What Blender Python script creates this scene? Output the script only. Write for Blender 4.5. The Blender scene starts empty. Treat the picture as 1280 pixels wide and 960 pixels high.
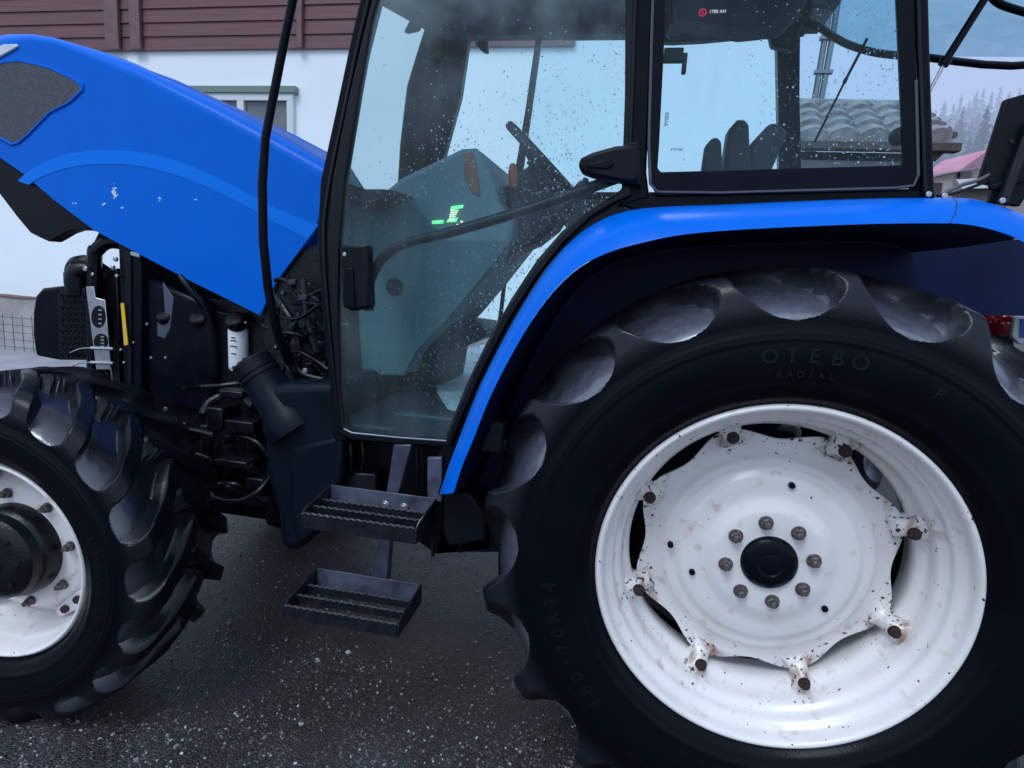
import bpy, bmesh, math, random
from mathutils import Vector, Matrix, noise
R = math.radians
PI = math.pi
random.seed(7)
sc = bpy.context.scene
COL = sc.collection

# ------------------------------------------------------------------ camera (fitted to the photo)
CAM = Vector((-0.41558, -1.55154, 1.49560))
YAW, PITCH, ROLL, F = -0.187047, 0.176728, 0.0573600, 773.2487
fw = Vector((math.sin(YAW)*math.cos(PITCH), math.cos(YAW)*math.cos(PITCH), -math.sin(PITCH)))
rt = fw.cross(Vector((0, 0, 1))).normalized(); up = rt.cross(fw)
rt, up = rt*math.cos(ROLL)+up*math.sin(ROLL), up*math.cos(ROLL)-rt*math.sin(ROLL)
cd = bpy.data.cameras.new('camera'); cam = bpy.data.objects.new('camera', cd); COL.objects.link(cam)
cam.matrix_world = Matrix(((rt.x, up.x, -fw.x, CAM.x), (rt.y, up.y, -fw.y, CAM.y), (rt.z, up.z, -fw.z, CAM.z), (0, 0, 0, 1)))
cd.sensor_width = 36; cd.lens = F/1280*36; cd.clip_start = .05; cd.clip_end = 2000
sc.camera = cam

def P(x, y, Y):                       # a point measured in the photo, on the real upright plane at depth Y
    d = rt*((x-640)/F) - up*((y-480)/F) + fw
    return CAM + d*((Y-CAM.y)/d.y)
def PL(pts, Y): return [P(p[0], p[1], p[2] if len(p) > 2 else Y) for p in pts]

# ------------------------------------------------------------------ materials
def mat(name, col, rough=.5, metal=0., spec=.5, coat=0., bump=None, var=None, emit=None):
    m = bpy.data.materials.new(name); m.use_nodes = True
    nt = m.node_tree; b = nt.nodes['Principled BSDF']
    b.inputs['Base Color'].default_value = (*col, 1); b.inputs['Roughness'].default_value = rough
    b.inputs['Metallic'].default_value = metal; b.inputs['Specular IOR Level'].default_value = spec
    b.inputs['Coat Weight'].default_value = coat; b.inputs['Coat Roughness'].default_value = .08
    if emit: b.inputs['Emission Color'].default_value = (*emit[0], 1); b.inputs['Emission Strength'].default_value = emit[1]
    tc = nt.nodes.new('ShaderNodeTexCoord'); m['tc'] = tc.name
    if var:                            # (scale, amount, second colour)
        n = nt.nodes.new('ShaderNodeTexNoise'); n.inputs['Scale'].default_value = var[0]; n.inputs['Detail'].default_value = 6
        nt.links.new(tc.outputs['Object'], n.inputs['Vector'])
        cr = nt.nodes.new('ShaderNodeMapRange'); cr.inputs[1].default_value = .35; cr.inputs[2].default_value = .7
        cr.inputs[3].default_value = 0; cr.inputs[4].default_value = var[1]
        nt.links.new(n.outputs['Fac'], cr.inputs[0])
        mx = nt.nodes.new('ShaderNodeMix'); mx.data_type = 'RGBA'
        mx.inputs[6].default_value = (*col, 1); mx.inputs[7].default_value = (*var[2], 1)
        nt.links.new(cr.outputs[0], mx.inputs[0]); nt.links.new(mx.outputs[2], b.inputs['Base Color'])
        if len(var) > 3:
            rr = nt.nodes.new('ShaderNodeMapRange'); rr.inputs[1].default_value = .3; rr.inputs[2].default_value = .7
            rr.inputs[3].default_value = var[3]; rr.inputs[4].default_value = rough
            nt.links.new(n.outputs['Fac'], rr.inputs[0]); nt.links.new(rr.outputs[0], b.inputs['Roughness'])
    if bump:
        n = nt.nodes.new('ShaderNodeTexNoise'); n.inputs['Scale'].default_value = bump[0]; n.inputs['Detail'].default_value = 5
        nt.links.new(tc.outputs['Object'], n.inputs['Vector'])
        bp = nt.nodes.new('ShaderNodeBump'); bp.inputs['Strength'].default_value = bump[1]; bp.inputs['Distance'].default_value = bump[2] if len(bump) > 2 else .01
        nt.links.new(n.outputs['Fac'], bp.inputs['Height']); nt.links.new(bp.outputs[0], b.inputs['Normal'])
    return m

BLUE = mat('blue_paint', (0., .128, .63), .36, spec=.07, coat=.06, bump=(500, .10, .002), var=(9, .5, (0., .145, .70), .26))
BLUE2 = mat('light_blue_decal', (.002, .185, .80), .36, spec=.08, coat=.06)
BLUE_SHADE = mat('blue_paint_shaded', (.001, .013, .072), .5, spec=.25, var=(5, .75, (.001, .006, .03)))  # the fender blue with the arch shade put into its colour
BLACK = mat('black_paint', (.003, .004, .009), .3, spec=.10, var=(14, .6, (.007, .008, .013), .22))
MATTE = mat('black_plastic', (.0035, .0045, .008), .42, spec=.16, bump=(420, .2, .002), var=(9, .7, (.007, .009, .014)))
RUBBERSEAL = mat('rubber_seal', (.0035, .0045, .008), .3, spec=.25)
TANK = mat('tank_plastic', (.0025, .005, .010), .40, spec=.12, bump=(60, .05, .004), var=(7, .7, (.006, .010, .018)))
STEEL = mat('zinc_steel', (.55, .57, .6), .35, metal=.9, var=(40, .6, (.3, .29, .28), .25))
CAST = mat('dark_cast_iron', (.003, .0035, .006), .42, spec=.3, bump=(90, .4, .004), var=(18, .9, (.007, .008, .012), .25))
YEL = mat('yellow_strip', (.75, .5, .02), .5)
FILT = mat('white_filter', (.75, .78, .8), .4, var=(60, .25, (.4, .42, .45)))
RUST = mat('rusty_bolt', (.035, .014, .010), .7, bump=(300, .5, .002), var=(160, .8, (.012, .007, .006)))
NUT = mat('dirty_nut', (.22, .205, .20), .5, metal=.6, var=(120, .9, (.05, .03, .025)))
TEAL = mat('grey_moulded_dash', (.085, .165, .18), .6, var=(5, .6, (.06, .125, .14)))
INNER = mat('dark_interior', (.009, .014, .020), .6, var=(8, .6, (.016, .024, .03)))
LINER = mat('grey_headliner', (.06, .075, .095), .8, var=(6, .7, (.035, .045, .06)))
ORANGE = mat('orange_knob', (.42, .10, .04), .45)
RED = mat('red_lens', (.30, .004, .015), .12, coat=.6)
PLATE = mat('white_board', (.62, .66, .68), .4)
PLBLUE = mat('blue_board_band', (.02, .08, .45), .4)
STK = mat('sticker_white', (.7, .7, .76), .5)
STKRED = mat('sticker_red', (.8, .015, .06), .5)
MARK = mat('dark_glass_mark', (.02, .05, .07), .5)
LCD = mat('mirrored_display', (.1, .8, .3), .5, emit=((.22, 1., .35), 1.1))  # glow for a display mirrored in the glass
LCDW = mat('mirrored_display_white', (.8, .8, .6), .5, emit=((.95, .95, .7), 1.0))
CHIP = mat('worn_sticker_flake', (.42, .66, .82), .5, var=(150, 1., (.75, .8, .78)))
TEXTR = mat('raised_rubber_text', (.0036, .0044, .007), .42, spec=.2)

def white_paint():
    m = mat('chipped_white_paint', (.79, .755, .735), .34, coat=.25)
    nt = m.node_tree; b = nt.nodes['Principled BSDF']; tc = nt.nodes[m['tc']]
    def nz(s, d=4):
        n = nt.nodes.new('ShaderNodeTexNoise'); n.inputs['Scale'].default_value = s; n.inputs['Detail'].default_value = d
        nt.links.new(tc.outputs['Object'], n.inputs['Vector']); return n
    def mr(src, a, c):
        r = nt.nodes.new('ShaderNodeMapRange'); r.inputs[1].default_value = a; r.inputs[2].default_value = c
        nt.links.new(src, r.inputs[0]); return r.outputs[0]
    def mix(fac, A, B):
        x = nt.nodes.new('ShaderNodeMix'); x.data_type = 'RGBA'; nt.links.new(fac, x.inputs[0])
        for s, v in ((6, A), (7, B)):
            if isinstance(v, tuple): x.inputs[s].default_value = (*v, 1)
            else: nt.links.new(v, x.inputs[s])
        return x.outputs[2]
    def mul(a, c):
        x = nt.nodes.new('ShaderNodeMath'); x.operation = 'MULTIPLY'; nt.links.new(a, x.inputs[0])
        if isinstance(c, float): x.inputs[1].default_value = c
        else: nt.links.new(c, x.inputs[1])
        return x.outputs[0]
    grime = mul(mr(nz(7, 6).outputs['Fac'], .45, .8), .45)
    c = mix(grime, (.79, .755, .735), (.56, .52, .49))
    stain = mul(mr(nz(24, 5).outputs['Fac'], .60, .74), .5)
    c = mix(stain, c, (.40, .24, .15))
    at = nt.nodes.new('ShaderNodeAttribute'); at.attribute_name = 'wear_sheen'
    mp = nt.nodes.new('ShaderNodeMapping'); mp.inputs['Scale'].default_value = (22, 22, 5); nt.links.new(tc.outputs['Object'], mp.inputs[0])
    rn = nz(1.0, 5); nt.links.new(mp.outputs[0], rn.inputs['Vector'])
    run = mul(mul(mr(rn.outputs['Fac'], .48, .66), mr(at.outputs['Fac'], .085, .125)), .8)
    c = mix(run, c, (.27, .12, .06))
    cn = nz(75, 3); ad = nt.nodes.new('ShaderNodeMath'); ad.operation = 'ADD'
    nt.links.new(cn.outputs['Fac'], ad.inputs[0]); nt.links.new(at.outputs['Fac'], ad.inputs[1])
    chips = mr(ad.outputs[0], .735, .755)
    c = mix(chips, c, (.045, .022, .016))
    nt.links.new(c, b.inputs['Base Color'])
    rr = nt.nodes.new('ShaderNodeMapRange'); rr.inputs[3].default_value = .3; rr.inputs[4].default_value = .8
    nt.links.new(chips, rr.inputs[0]); nt.links.new(rr.outputs[0], b.inputs['Roughness'])
    bp = nt.nodes.new('ShaderNodeBump'); bp.inputs['Strength'].default_value = .25; bp.inputs['Distance'].default_value = .002; bp.invert = True
    nt.links.new(chips, bp.inputs['Height']); nt.links.new(bp.outputs[0], b.inputs['Normal'])
    return m
WHITE = white_paint()

def tyre_mat(nm='wet_rubber', sky_grey=(.17, .175, .235, 1)):
    m = mat(nm, (.0075, .0085, .011), .4, spec=.5)
    nt = m.node_tree; b = nt.nodes['Principled BSDF']; tc = nt.nodes[m['tc']]
    n = nt.nodes.new('ShaderNodeTexNoise'); n.inputs['Scale'].default_value = 11; n.inputs['Detail'].default_value = 7
    nt.links.new(tc.outputs['Object'], n.inputs['Vector'])
    at = nt.nodes.new('ShaderNodeAttribute'); at.attribute_name = 'wear_sheen'      # 0 side wall, higher in hollows: wet grey with painted sky reflection
    r = nt.nodes.new('ShaderNodeMapRange'); r.inputs[1].default_value = .3; r.inputs[2].default_value = .68; r.inputs[3].default_value = .16; r.inputs[4].default_value = .42
    nt.links.new(n.outputs['Fac'], r.inputs[0]); nt.links.new(r.outputs[0], b.inputs['Roughness'])
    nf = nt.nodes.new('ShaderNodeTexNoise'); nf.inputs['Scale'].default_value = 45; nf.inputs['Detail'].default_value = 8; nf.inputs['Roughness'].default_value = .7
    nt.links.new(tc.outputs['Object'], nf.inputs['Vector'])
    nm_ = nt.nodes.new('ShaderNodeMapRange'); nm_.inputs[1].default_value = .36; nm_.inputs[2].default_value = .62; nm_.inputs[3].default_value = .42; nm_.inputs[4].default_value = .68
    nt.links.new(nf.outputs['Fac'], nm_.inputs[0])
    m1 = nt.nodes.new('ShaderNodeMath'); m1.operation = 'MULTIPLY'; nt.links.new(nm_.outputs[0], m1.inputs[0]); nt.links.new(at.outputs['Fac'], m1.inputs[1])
    mx = nt.nodes.new('ShaderNodeMix'); mx.data_type = 'RGBA'; mx.inputs[6].default_value = (.0028, .0036, .006, 1); mx.inputs[7].default_value = sky_grey
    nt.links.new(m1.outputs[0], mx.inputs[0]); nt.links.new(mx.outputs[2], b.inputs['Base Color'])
    sp = nt.nodes.new('ShaderNodeMapRange'); sp.inputs[3].default_value = .10; sp.inputs[4].default_value = 1.0
    nt.links.new(at.outputs['Fac'], sp.inputs[0]); nt.links.new(sp.outputs[0], b.inputs['Specular IOR Level'])
    nt.links.new(at.outputs['Fac'], b.inputs['Coat Weight']); b.inputs['Coat Roughness'].default_value = .13
    n2 = nt.nodes.new('ShaderNodeTexNoise'); n2.inputs['Scale'].default_value = 150; n2.inputs['Detail'].default_value = 6
    nt.links.new(tc.outputs['Object'], n2.inputs['Vector'])
    bp = nt.nodes.new('ShaderNodeBump'); bp.inputs['Strength'].default_value = .24; bp.inputs['Distance'].default_value = .003
    nt.links.new(n2.outputs['Fac'], bp.inputs['Height']); nt.links.new(bp.outputs[0], b.inputs['Normal'])
    return m
RUBBER = tyre_mat(); RUBBERF = tyre_mat('wet_rubber_less_sheen', (.055, .058, .08, 1))  # front copy: less sky reflection put into the tread colour

def glass_mat(name, tint, haze=.06, hazecol=(.45, .6, .7), cond=None):
    m = bpy.data.materials.new(name); m.use_nodes = True; nt = m.node_tree
    for n in list(nt.nodes): nt.nodes.remove(n)
    out = nt.nodes.new('ShaderNodeOutputMaterial'); tr = nt.nodes.new('ShaderNodeBsdfTransparent'); tr.inputs[0].default_value = (*tint, 1)
    df = nt.nodes.new('ShaderNodeBsdfDiffuse'); df.inputs[0].default_value = (*hazecol, 1)
    gl = nt.nodes.new('ShaderNodeBsdfGlossy'); gl.inputs['Roughness'].default_value = .02
    tc = nt.nodes.new('ShaderNodeTexCoord'); mp = nt.nodes.new('ShaderNodeMapping'); mp.inputs['Scale'].default_value = (9, 9, 1.6)
    nt.links.new(tc.outputs['Object'], mp.inputs[0])
    n = nt.nodes.new('ShaderNodeTexNoise'); n.inputs['Scale'].default_value = 1.3; n.inputs['Detail'].default_value = 6
    nt.links.new(mp.outputs[0], n.inputs['Vector'])
    r = nt.nodes.new('ShaderNodeMapRange'); r.inputs[1].default_value = .35; r.inputs[2].default_value = .75; r.inputs[3].default_value = haze*.4; r.inputs[4].default_value = haze*1.8
    nt.links.new(n.outputs['Fac'], r.inputs[0])
    fog = r.outputs[0]
    if cond:                                                    # breath-like condensation drifting down from the top edge
        n3 = nt.nodes.new('ShaderNodeTexNoise'); n3.inputs['Scale'].default_value = 3.2; n3.inputs['Detail'].default_value = 7; n3.inputs['Roughness'].default_value = .6
        nt.links.new(tc.outputs['Object'], n3.inputs['Vector'])
        sx = nt.nodes.new('ShaderNodeSeparateXYZ'); nt.links.new(tc.outputs['Object'], sx.inputs[0])
        zr = nt.nodes.new('ShaderNodeMapRange'); zr.inputs[1].default_value = cond[0]; zr.inputs[2].default_value = cond[1]; nt.links.new(sx.outputs['Z'], zr.inputs[0])
        nr_ = nt.nodes.new('ShaderNodeMapRange'); nr_.inputs[1].default_value = .38; nr_.inputs[2].default_value = .68; nr_.inputs[4].default_value = cond[2]; nt.links.new(n3.outputs['Fac'], nr_.inputs[0])
        mm_ = nt.nodes.new('ShaderNodeMath'); mm_.operation = 'MULTIPLY_ADD'; nt.links.new(zr.outputs[0], mm_.inputs[0]); nt.links.new(nr_.outputs[0], mm_.inputs[1]); nt.links.new(fog, mm_.inputs[2]); fog = mm_.outputs[0]
    mx = nt.nodes.new('ShaderNodeMixShader'); nt.links.new(fog, mx.inputs[0]); nt.links.new(tr.outputs[0], mx.inputs[1]); nt.links.new(df.outputs[0], mx.inputs[2])
    fr = nt.nodes.new('ShaderNodeFresnel'); fr.inputs[0].default_value = 1.27
    m2 = nt.nodes.new('ShaderNodeMixShader'); nt.links.new(fr.outputs[0], m2.inputs[0]); nt.links.new(mx.outputs[0], m2.inputs[1]); nt.links.new(gl.outputs[0], m2.inputs[2])
    nt.links.new(m2.outputs[0], out.inputs[0]); return m
GLASS = glass_mat('tinted_cab_glass', (.76, .97, 1.0), .03, (.40, .62, .70))
GLASSD = glass_mat('misted_door_glass', (.75, .97, .99), .03, (.72, .95, 1.), (.10, .62, .26))
GLASSF = glass_mat('light_cab_glass', (.86, .96, 1.), .025)
GLASSR = glass_mat('raised_window_glass', (.50, .74, .82), .12)
def water_mat():
    m = bpy.data.materials.new('rain_water'); m.use_nodes = True; b = m.node_tree.nodes['Principled BSDF']
    b.inputs['Transmission Weight'].default_value = 1; b.inputs['Roughness'].default_value = .02; b.inputs['IOR'].default_value = 1.33
    b.inputs['Base Color'].default_value = (.95, .98, 1, 1); return m
WATER = water_mat()

# ------------------------------------------------------------------ mesh helpers
def NB(): return bmesh.new()
def poly(bm, pts): return bm.faces.new([bm.verts.new(p) for p in pts])
def prism(bm, pts, vec):
    a = [bm.verts.new(p) for p in pts]; b = [bm.verts.new(Vector(p)+Vector(vec)) for p in pts]; n = len(a)
    bm.faces.new(a); bm.faces.new(b[::-1])
    for i in range(n): bm.faces.new((a[i], b[i], b[(i+1) % n], a[(i+1) % n]))
def box(bm, c, s, rot=None):
    M = Matrix.Translation(c) @ (rot.to_4x4() if rot else Matrix.Identity(4)) @ Matrix.Diagonal((*s, 1))
    bmesh.ops.create_cube(bm, size=1, matrix=M)
def tube(bm, pts, r, n=10, cap=True):
    pts = [Vector(p) for p in pts]; rs = r if isinstance(r, (list, tuple)) else [r]*len(pts)
    t0 = (pts[1]-pts[0]).normalized(); a = t0.orthogonal().normalized(); rings = []
    for i, p in enumerate(pts):
        t = ((pts[min(i+1, len(pts)-1)]-pts[max(i-1, 0)])).normalized()
        a = (a-t*a.dot(t)).normalized(); b = t.cross(a)
        rings.append([bm.verts.new(p+(a*math.cos(2*PI*k/n)+b*math.sin(2*PI*k/n))*rs[i]) for k in range(n)])
    for i in range(len(rings)-1):
        for k in range(n): bm.faces.new((rings[i][k], rings[i][(k+1) % n], rings[i+1][(k+1) % n], rings[i+1][k]))
    if cap: bm.faces.new(rings[0][::-1]); bm.faces.new(rings[-1])
def smooth_path(pts, sub=6):
    pts = [Vector(p) for p in pts]; out = []
    for i in range(len(pts)-1):
        p0 = pts[max(i-1, 0)]; p1 = pts[i]; p2 = pts[i+1]; p3 = pts[min(i+2, len(pts)-1)]
        for k in range(sub):
            t = k/sub
            out.append(.5*((2*p1)+(-p0+p2)*t+(2*p0-5*p1+4*p2-p3)*t*t+(-p0+3*p1-3*p2+p3)*t**3))
    out.append(pts[-1]); return out
def lathe(bm, prof, n=64, c=(0, 0, 0), closed=False):          # about the Y axis; prof = [(radius, y)]
    c = Vector(c); rings = []
    for (r, y) in prof:
        if r < 1e-5: rings.append([bm.verts.new(c+Vector((0, y, 0)))])
        else: rings.append([bm.verts.new(c+Vector((r*math.cos(2*PI*k/n), y, r*math.sin(2*PI*k/n)))) for k in range(n)])
    for A, B in list(zip(rings, rings[1:]))+([(rings[-1], rings[0])] if closed else []):
        for k in range(n):
            k2 = (k+1) % n
            if len(A) == 1: bm.faces.new((A[0], B[k2], B[k]))
            elif len(B) == 1: bm.faces.new((A[k], A[k2], B[0]))
            else: bm.faces.new((A[k], A[k2], B[k2], B[k]))
def grid(bm, rows, closed=False):
    V = [[bm.verts.new(p) for p in row] for row in rows]
    for A, B in zip(V, V[1:]):
        m = len(A)
        for k in range(m if closed else m-1): bm.faces.new((A[k], A[(k+1) % m], B[(k+1) % m], B[k]))
    return V
def ring_prism(bm, outer, inner, vec):                          # frame between two outlines with the same number of points
    n = len(outer); v = Vector(vec)
    o = [bm.verts.new(p) for p in outer]; i_ = [bm.verts.new(p) for p in inner]
    o2 = [bm.verts.new(Vector(p)+v) for p in outer]; i2 = [bm.verts.new(Vector(p)+v) for p in inner]
    for k in range(n):
        j = (k+1) % n
        bm.faces.new((o[k], o[j], i_[j], i_[k])); bm.faces.new((o2[j], o2[k], i2[k], i2[j]))
        bm.faces.new((o[j], o[k], o2[k], o2[j])); bm.faces.new((i_[k], i_[j], i2[j], i2[k]))
def hexa(bm, c, r, h, a0=0.):                                   # hexagonal bolt head facing -Y
    c = Vector(c); pts = [c+Vector((r*math.cos(a0+k*PI/3), 0, r*math.sin(a0+k*PI/3))) for k in range(6)]
    prism(bm, pts, (0, -h, 0))
def disc_y(bm, c, r, h, n=20):
    c = Vector(c); prism(bm, [c+Vector((r*math.cos(2*PI*k/n), 0, r*math.sin(2*PI*k/n))) for k in range(n)], (0, -h, 0))
def resample(pts, n):
    pts = [Vector(p) for p in pts]; L = [0]
    cl = pts+[pts[0]]
    for a, b in zip(cl, cl[1:]): L.append(L[-1]+(b-a).length)
    out = []; j = 0
    for k in range(n):
        s = L[-1]*k/n
        while L[j+1] < s: j += 1
        out.append(cl[j].lerp(cl[j+1], (s-L[j])/max(L[j+1]-L[j], 1e-9)))
    return out

WL = {}                                                         # world position of every object's origin
def obj(name, bm, m, parent=None, bev=0, sharp=35, local=False, seg=2, flip=True):
    if flip: bmesh.ops.recalc_face_normals(bm, faces=bm.faces)
    me = bpy.data.meshes.new(name)
    if not local:
        xs = [v.co for v in bm.verts]
        c = Vector([(min(p[i] for p in xs)+max(p[i] for p in xs))/2 for i in range(3)])
        if parent is None: c.z = min(p.z for p in xs)
        bmesh.ops.translate(bm, verts=bm.verts, vec=-c)
    else: c = Vector((0, 0, 0))
    bm.to_mesh(me); bm.free()
    me.shade_smooth(); me.set_sharp_from_angle(angle=R(sharp))
    for mm in (m if isinstance(m, list) else [m]): me.materials.append(mm)
    o = bpy.data.objects.new(name, me); COL.objects.link(o)
    if parent: o.parent = parent
    if not local:
        o.location = c-(WL[parent.name] if parent else Vector((0, 0, 0))); WL[o.name] = c
    if bev:
        b = o.modifiers.new('bevel', 'BEVEL'); b.width = bev; b.segments = seg; b.limit_method = 'ANGLE'; b.angle_limit = R(40); b.harden_normals = False
    return o
def tag(o, label=None, cat=None, group=None, kind=None):
    if label: o['label'] = label
    if cat: o['category'] = cat
    if group: o['group'] = group
    if kind: o['kind'] = kind
    return o
def slab(name, pts, Y, depth, m, parent, bev=.004, sharp=35):
    bm = NB(); prism(bm, PL(pts, Y), (0, depth, 0)); return obj(name, bm, m, parent, bev, sharp)
def rod(name, pts, r, m, parent, n=10, sub=0):
    bm = NB(); q = [P(*p) for p in pts]; tube(bm, smooth_path(q, sub) if sub else q, r, n); return obj(name, bm, m, parent)
def text_mesh(s, size, extrude):
    cu = bpy.data.curves.new('t', 'FONT'); cu.body = s; cu.size = size; cu.extrude = extrude; cu.align_x = 'CENTER'; cu.align_y = 'CENTER'; cu.offset = size*.018
    o = bpy.data.objects.new('t', cu); COL.objects.link(o); dg = bpy.context.evaluated_depsgraph_get(); dg.update()
    me = bpy.data.meshes.new_from_object(o.evaluated_get(dg)); bpy.data.objects.remove(o); bpy.data.curves.remove(cu); return me
def add_text(bm, s, size, extrude, M):
    me = text_mesh(s, size, extrude); b2 = NB(); b2.from_mesh(me); b2.transform(M)
    tmp = bpy.data.meshes.new('tmp'); b2.to_mesh(tmp); b2.free(); bm.from_mesh(tmp); bpy.data.meshes.remove(tmp); bpy.data.meshes.remove(me)
TX = Matrix(((1, 0, 0, 0), (0, 0, -1, 0), (0, 1, 0, 0), (0, 0, 0, 1)))   # text plane XY -> XZ, facing -Y

# ================================================================== THE TRACTOR
T = bpy.data.objects.new('tractor', None); COL.objects.link(T); T.location = (-1.2, .95, 0); WL['tractor'] = Vector(T.location)
tag(T, 'wet blue tractor with open hood, glazed cab, black steps and white wheel rims', 'tractor')

# ---------------------------------------------------------------- wheels
def make_tyre(name, Rt, rf, W, y0, nlug, phase, parent, lugh=.034, res=44, sq=False):
    S = Rt/.78
    rsh = rf+(Rt-rf)*.60
    b = -.045                                                   # bulge of the side wall towards the viewer
    near = [(rf-.012, .012, 0), (rf+.010, -.004, 0), (rf+.03*S, -.022, 0), (rf+(Rt-rf)*.22, b+.008, 0), (rf+(Rt-rf)*.38, b, 0), (rf+(Rt-rf)*.50, b+.001, 0), (rsh, b+.006, 0)]
    # carcass (between lugs) and lug surface beyond the shoulder
    cq = smooth2([(rsh, b+.006), (rsh+.018*S, b+.016), (rsh+(Rt-lugh-rsh)*.52, b+.062*S), (rsh+(Rt-lugh-rsh)*.78, b+.115*S), (rsh+(Rt-lugh-rsh)*.93, b+.175*S), (Rt-lugh, W/2)], 6)
    def car(t):
        s = t*(len(cq)-1); j = min(int(s), len(cq)-2); f = s-j
        return (cq[j][0]*(1-f)+cq[j+1][0]*f, cq[j][1]*(1-f)+cq[j+1][1]*f)
    lugp = [(rsh, b+.006), (rsh+(Rt-rsh)*.35, b+.008), (rsh+(Rt-rsh)*.66, b+.018), (rsh+(Rt-rsh)*.84, b+.036), (rsh+(Rt-rsh)*.93, b+.062), (Rt-.006, b+.12*S), (Rt-.001, W*.36), (Rt, W/2)]
    NT = 42
    prof = []
    for (r, y, k) in smooth2([(p[0], p[1]) for p in near], 8):
        y -= sum(.0028*math.exp(-((r-r0)/.0035)**2) for r0 in (rf+.05, rf+.058, rsh-.022, rsh-.034)); prof.append(((r, y), (r, y), 0.))
    lp = smooth2(lugp, 6); L = len(lp)-1
    for i in range(1, NT+1):
        t = (i/NT)**1.5; s = t*L; j = min(int(s), L-1); f = s-j
        lr = (lp[j][0]*(1-f)+lp[j+1][0]*f, lp[j][1]*(1-f)+lp[j+1][1]*f)
        prof.append((car(t), lr, t))
    full = [(c, l, k, 0) for c, l, k in prof]+[((c[0], W-c[1]), (l[0], W-l[1]), k, 1) for c, l, k in prof[:-1][::-1]]
    NA = nlug*res; pitch = 2*PI/nlug
    bm = NB(); wl = bm.verts.layers.float.new('wear_sheen'); rows = []
    def lean(yy): return (yy/Rt)*.88*(.55+.45*min(1, yy/(W*.5)))
    def lug(th, y, k, side):                                    # one family of lugs; yy = distance from its own shoulder
        yy = (y-b) if side == 0 else (W-b-y)
        if yy > W*.5-b+.045: return 0.
        c = phase+(pitch/2 if side else 0)+lean(yy)
        sdst = (((th-c+pitch/2) % pitch)-pitch/2)/pitch; d = abs(sdst)
        u = max(0., min(1., (k-.05)/.34)); u = min(1., u*1.9) if sq else u
        wid = .5-(.33 if sq else .385-.05*min(1., max(0., (k-.35)/.3)))*math.sqrt(max(0., 1-(1-u)**2))
        e = .055+.04*max(0, 1-k*3) if sq else .075+.05*max(0, 1-k*2)
        if not sq: e *= .85 if sdst > 0 else 2.1-1.1*min(1., k*1.2)
        x = (wid-d)/e+.5
        m = max(0., min(1., x)); m = m*m*(3-2*m)
        end = (W*.5-b+.045-yy)/.02
        return m*max(0., min(1., end))
    for (c, l, k, side) in full:
        row = []
        for a in range(NA):
            y_ = c[1]*.5+l[1]*.5
            th = 2*PI*a/NA+lean(min(y_-b, W-b-y_))
            m = 0. if k <= 0 else max(lug(th, y_, k if side == 0 else 1., 0), lug(th, y_, k if side else 1., 1))
            if k <= 0: m = 1.
            r = c[0]*(1-m)+l[0]*m; y = c[1]*(1-m)+l[1]*m
            r += .0016*noise.noise(Vector((math.cos(th)*14, y*30, math.sin(th)*14)))*min(1, k*3)
            v = bm.verts.new((r*math.cos(th), y+y0, r*math.sin(th)))
            v[wl] = min(1., max(0., (k-.05)*8))*max(.12, 1.0-1.1*m)*(1.-.75*min(1., max(0., (k-.16)/.4)))  # painted sheen peaks low in the hollows and fades up the tread
            row.append(v)
        rows.append(row)
    for A, B in zip(rows, rows[1:]):
        for a in range(NA): bm.faces.new((A[a], A[(a+1) % NA], B[(a+1) % NA], B[a]))
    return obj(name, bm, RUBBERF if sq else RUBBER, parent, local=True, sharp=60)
def smooth2(pts, sub):
    q = smooth_path([Vector((p[0], p[1], 0)) for p in pts], sub); return [(v.x, v.y, 0) for v in q]

def wear_layer(bm, fn):
    wl = bm.verts.layers.float.new('wear_sheen')
    for v in bm.verts: v[wl] = fn(v.co)

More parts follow.
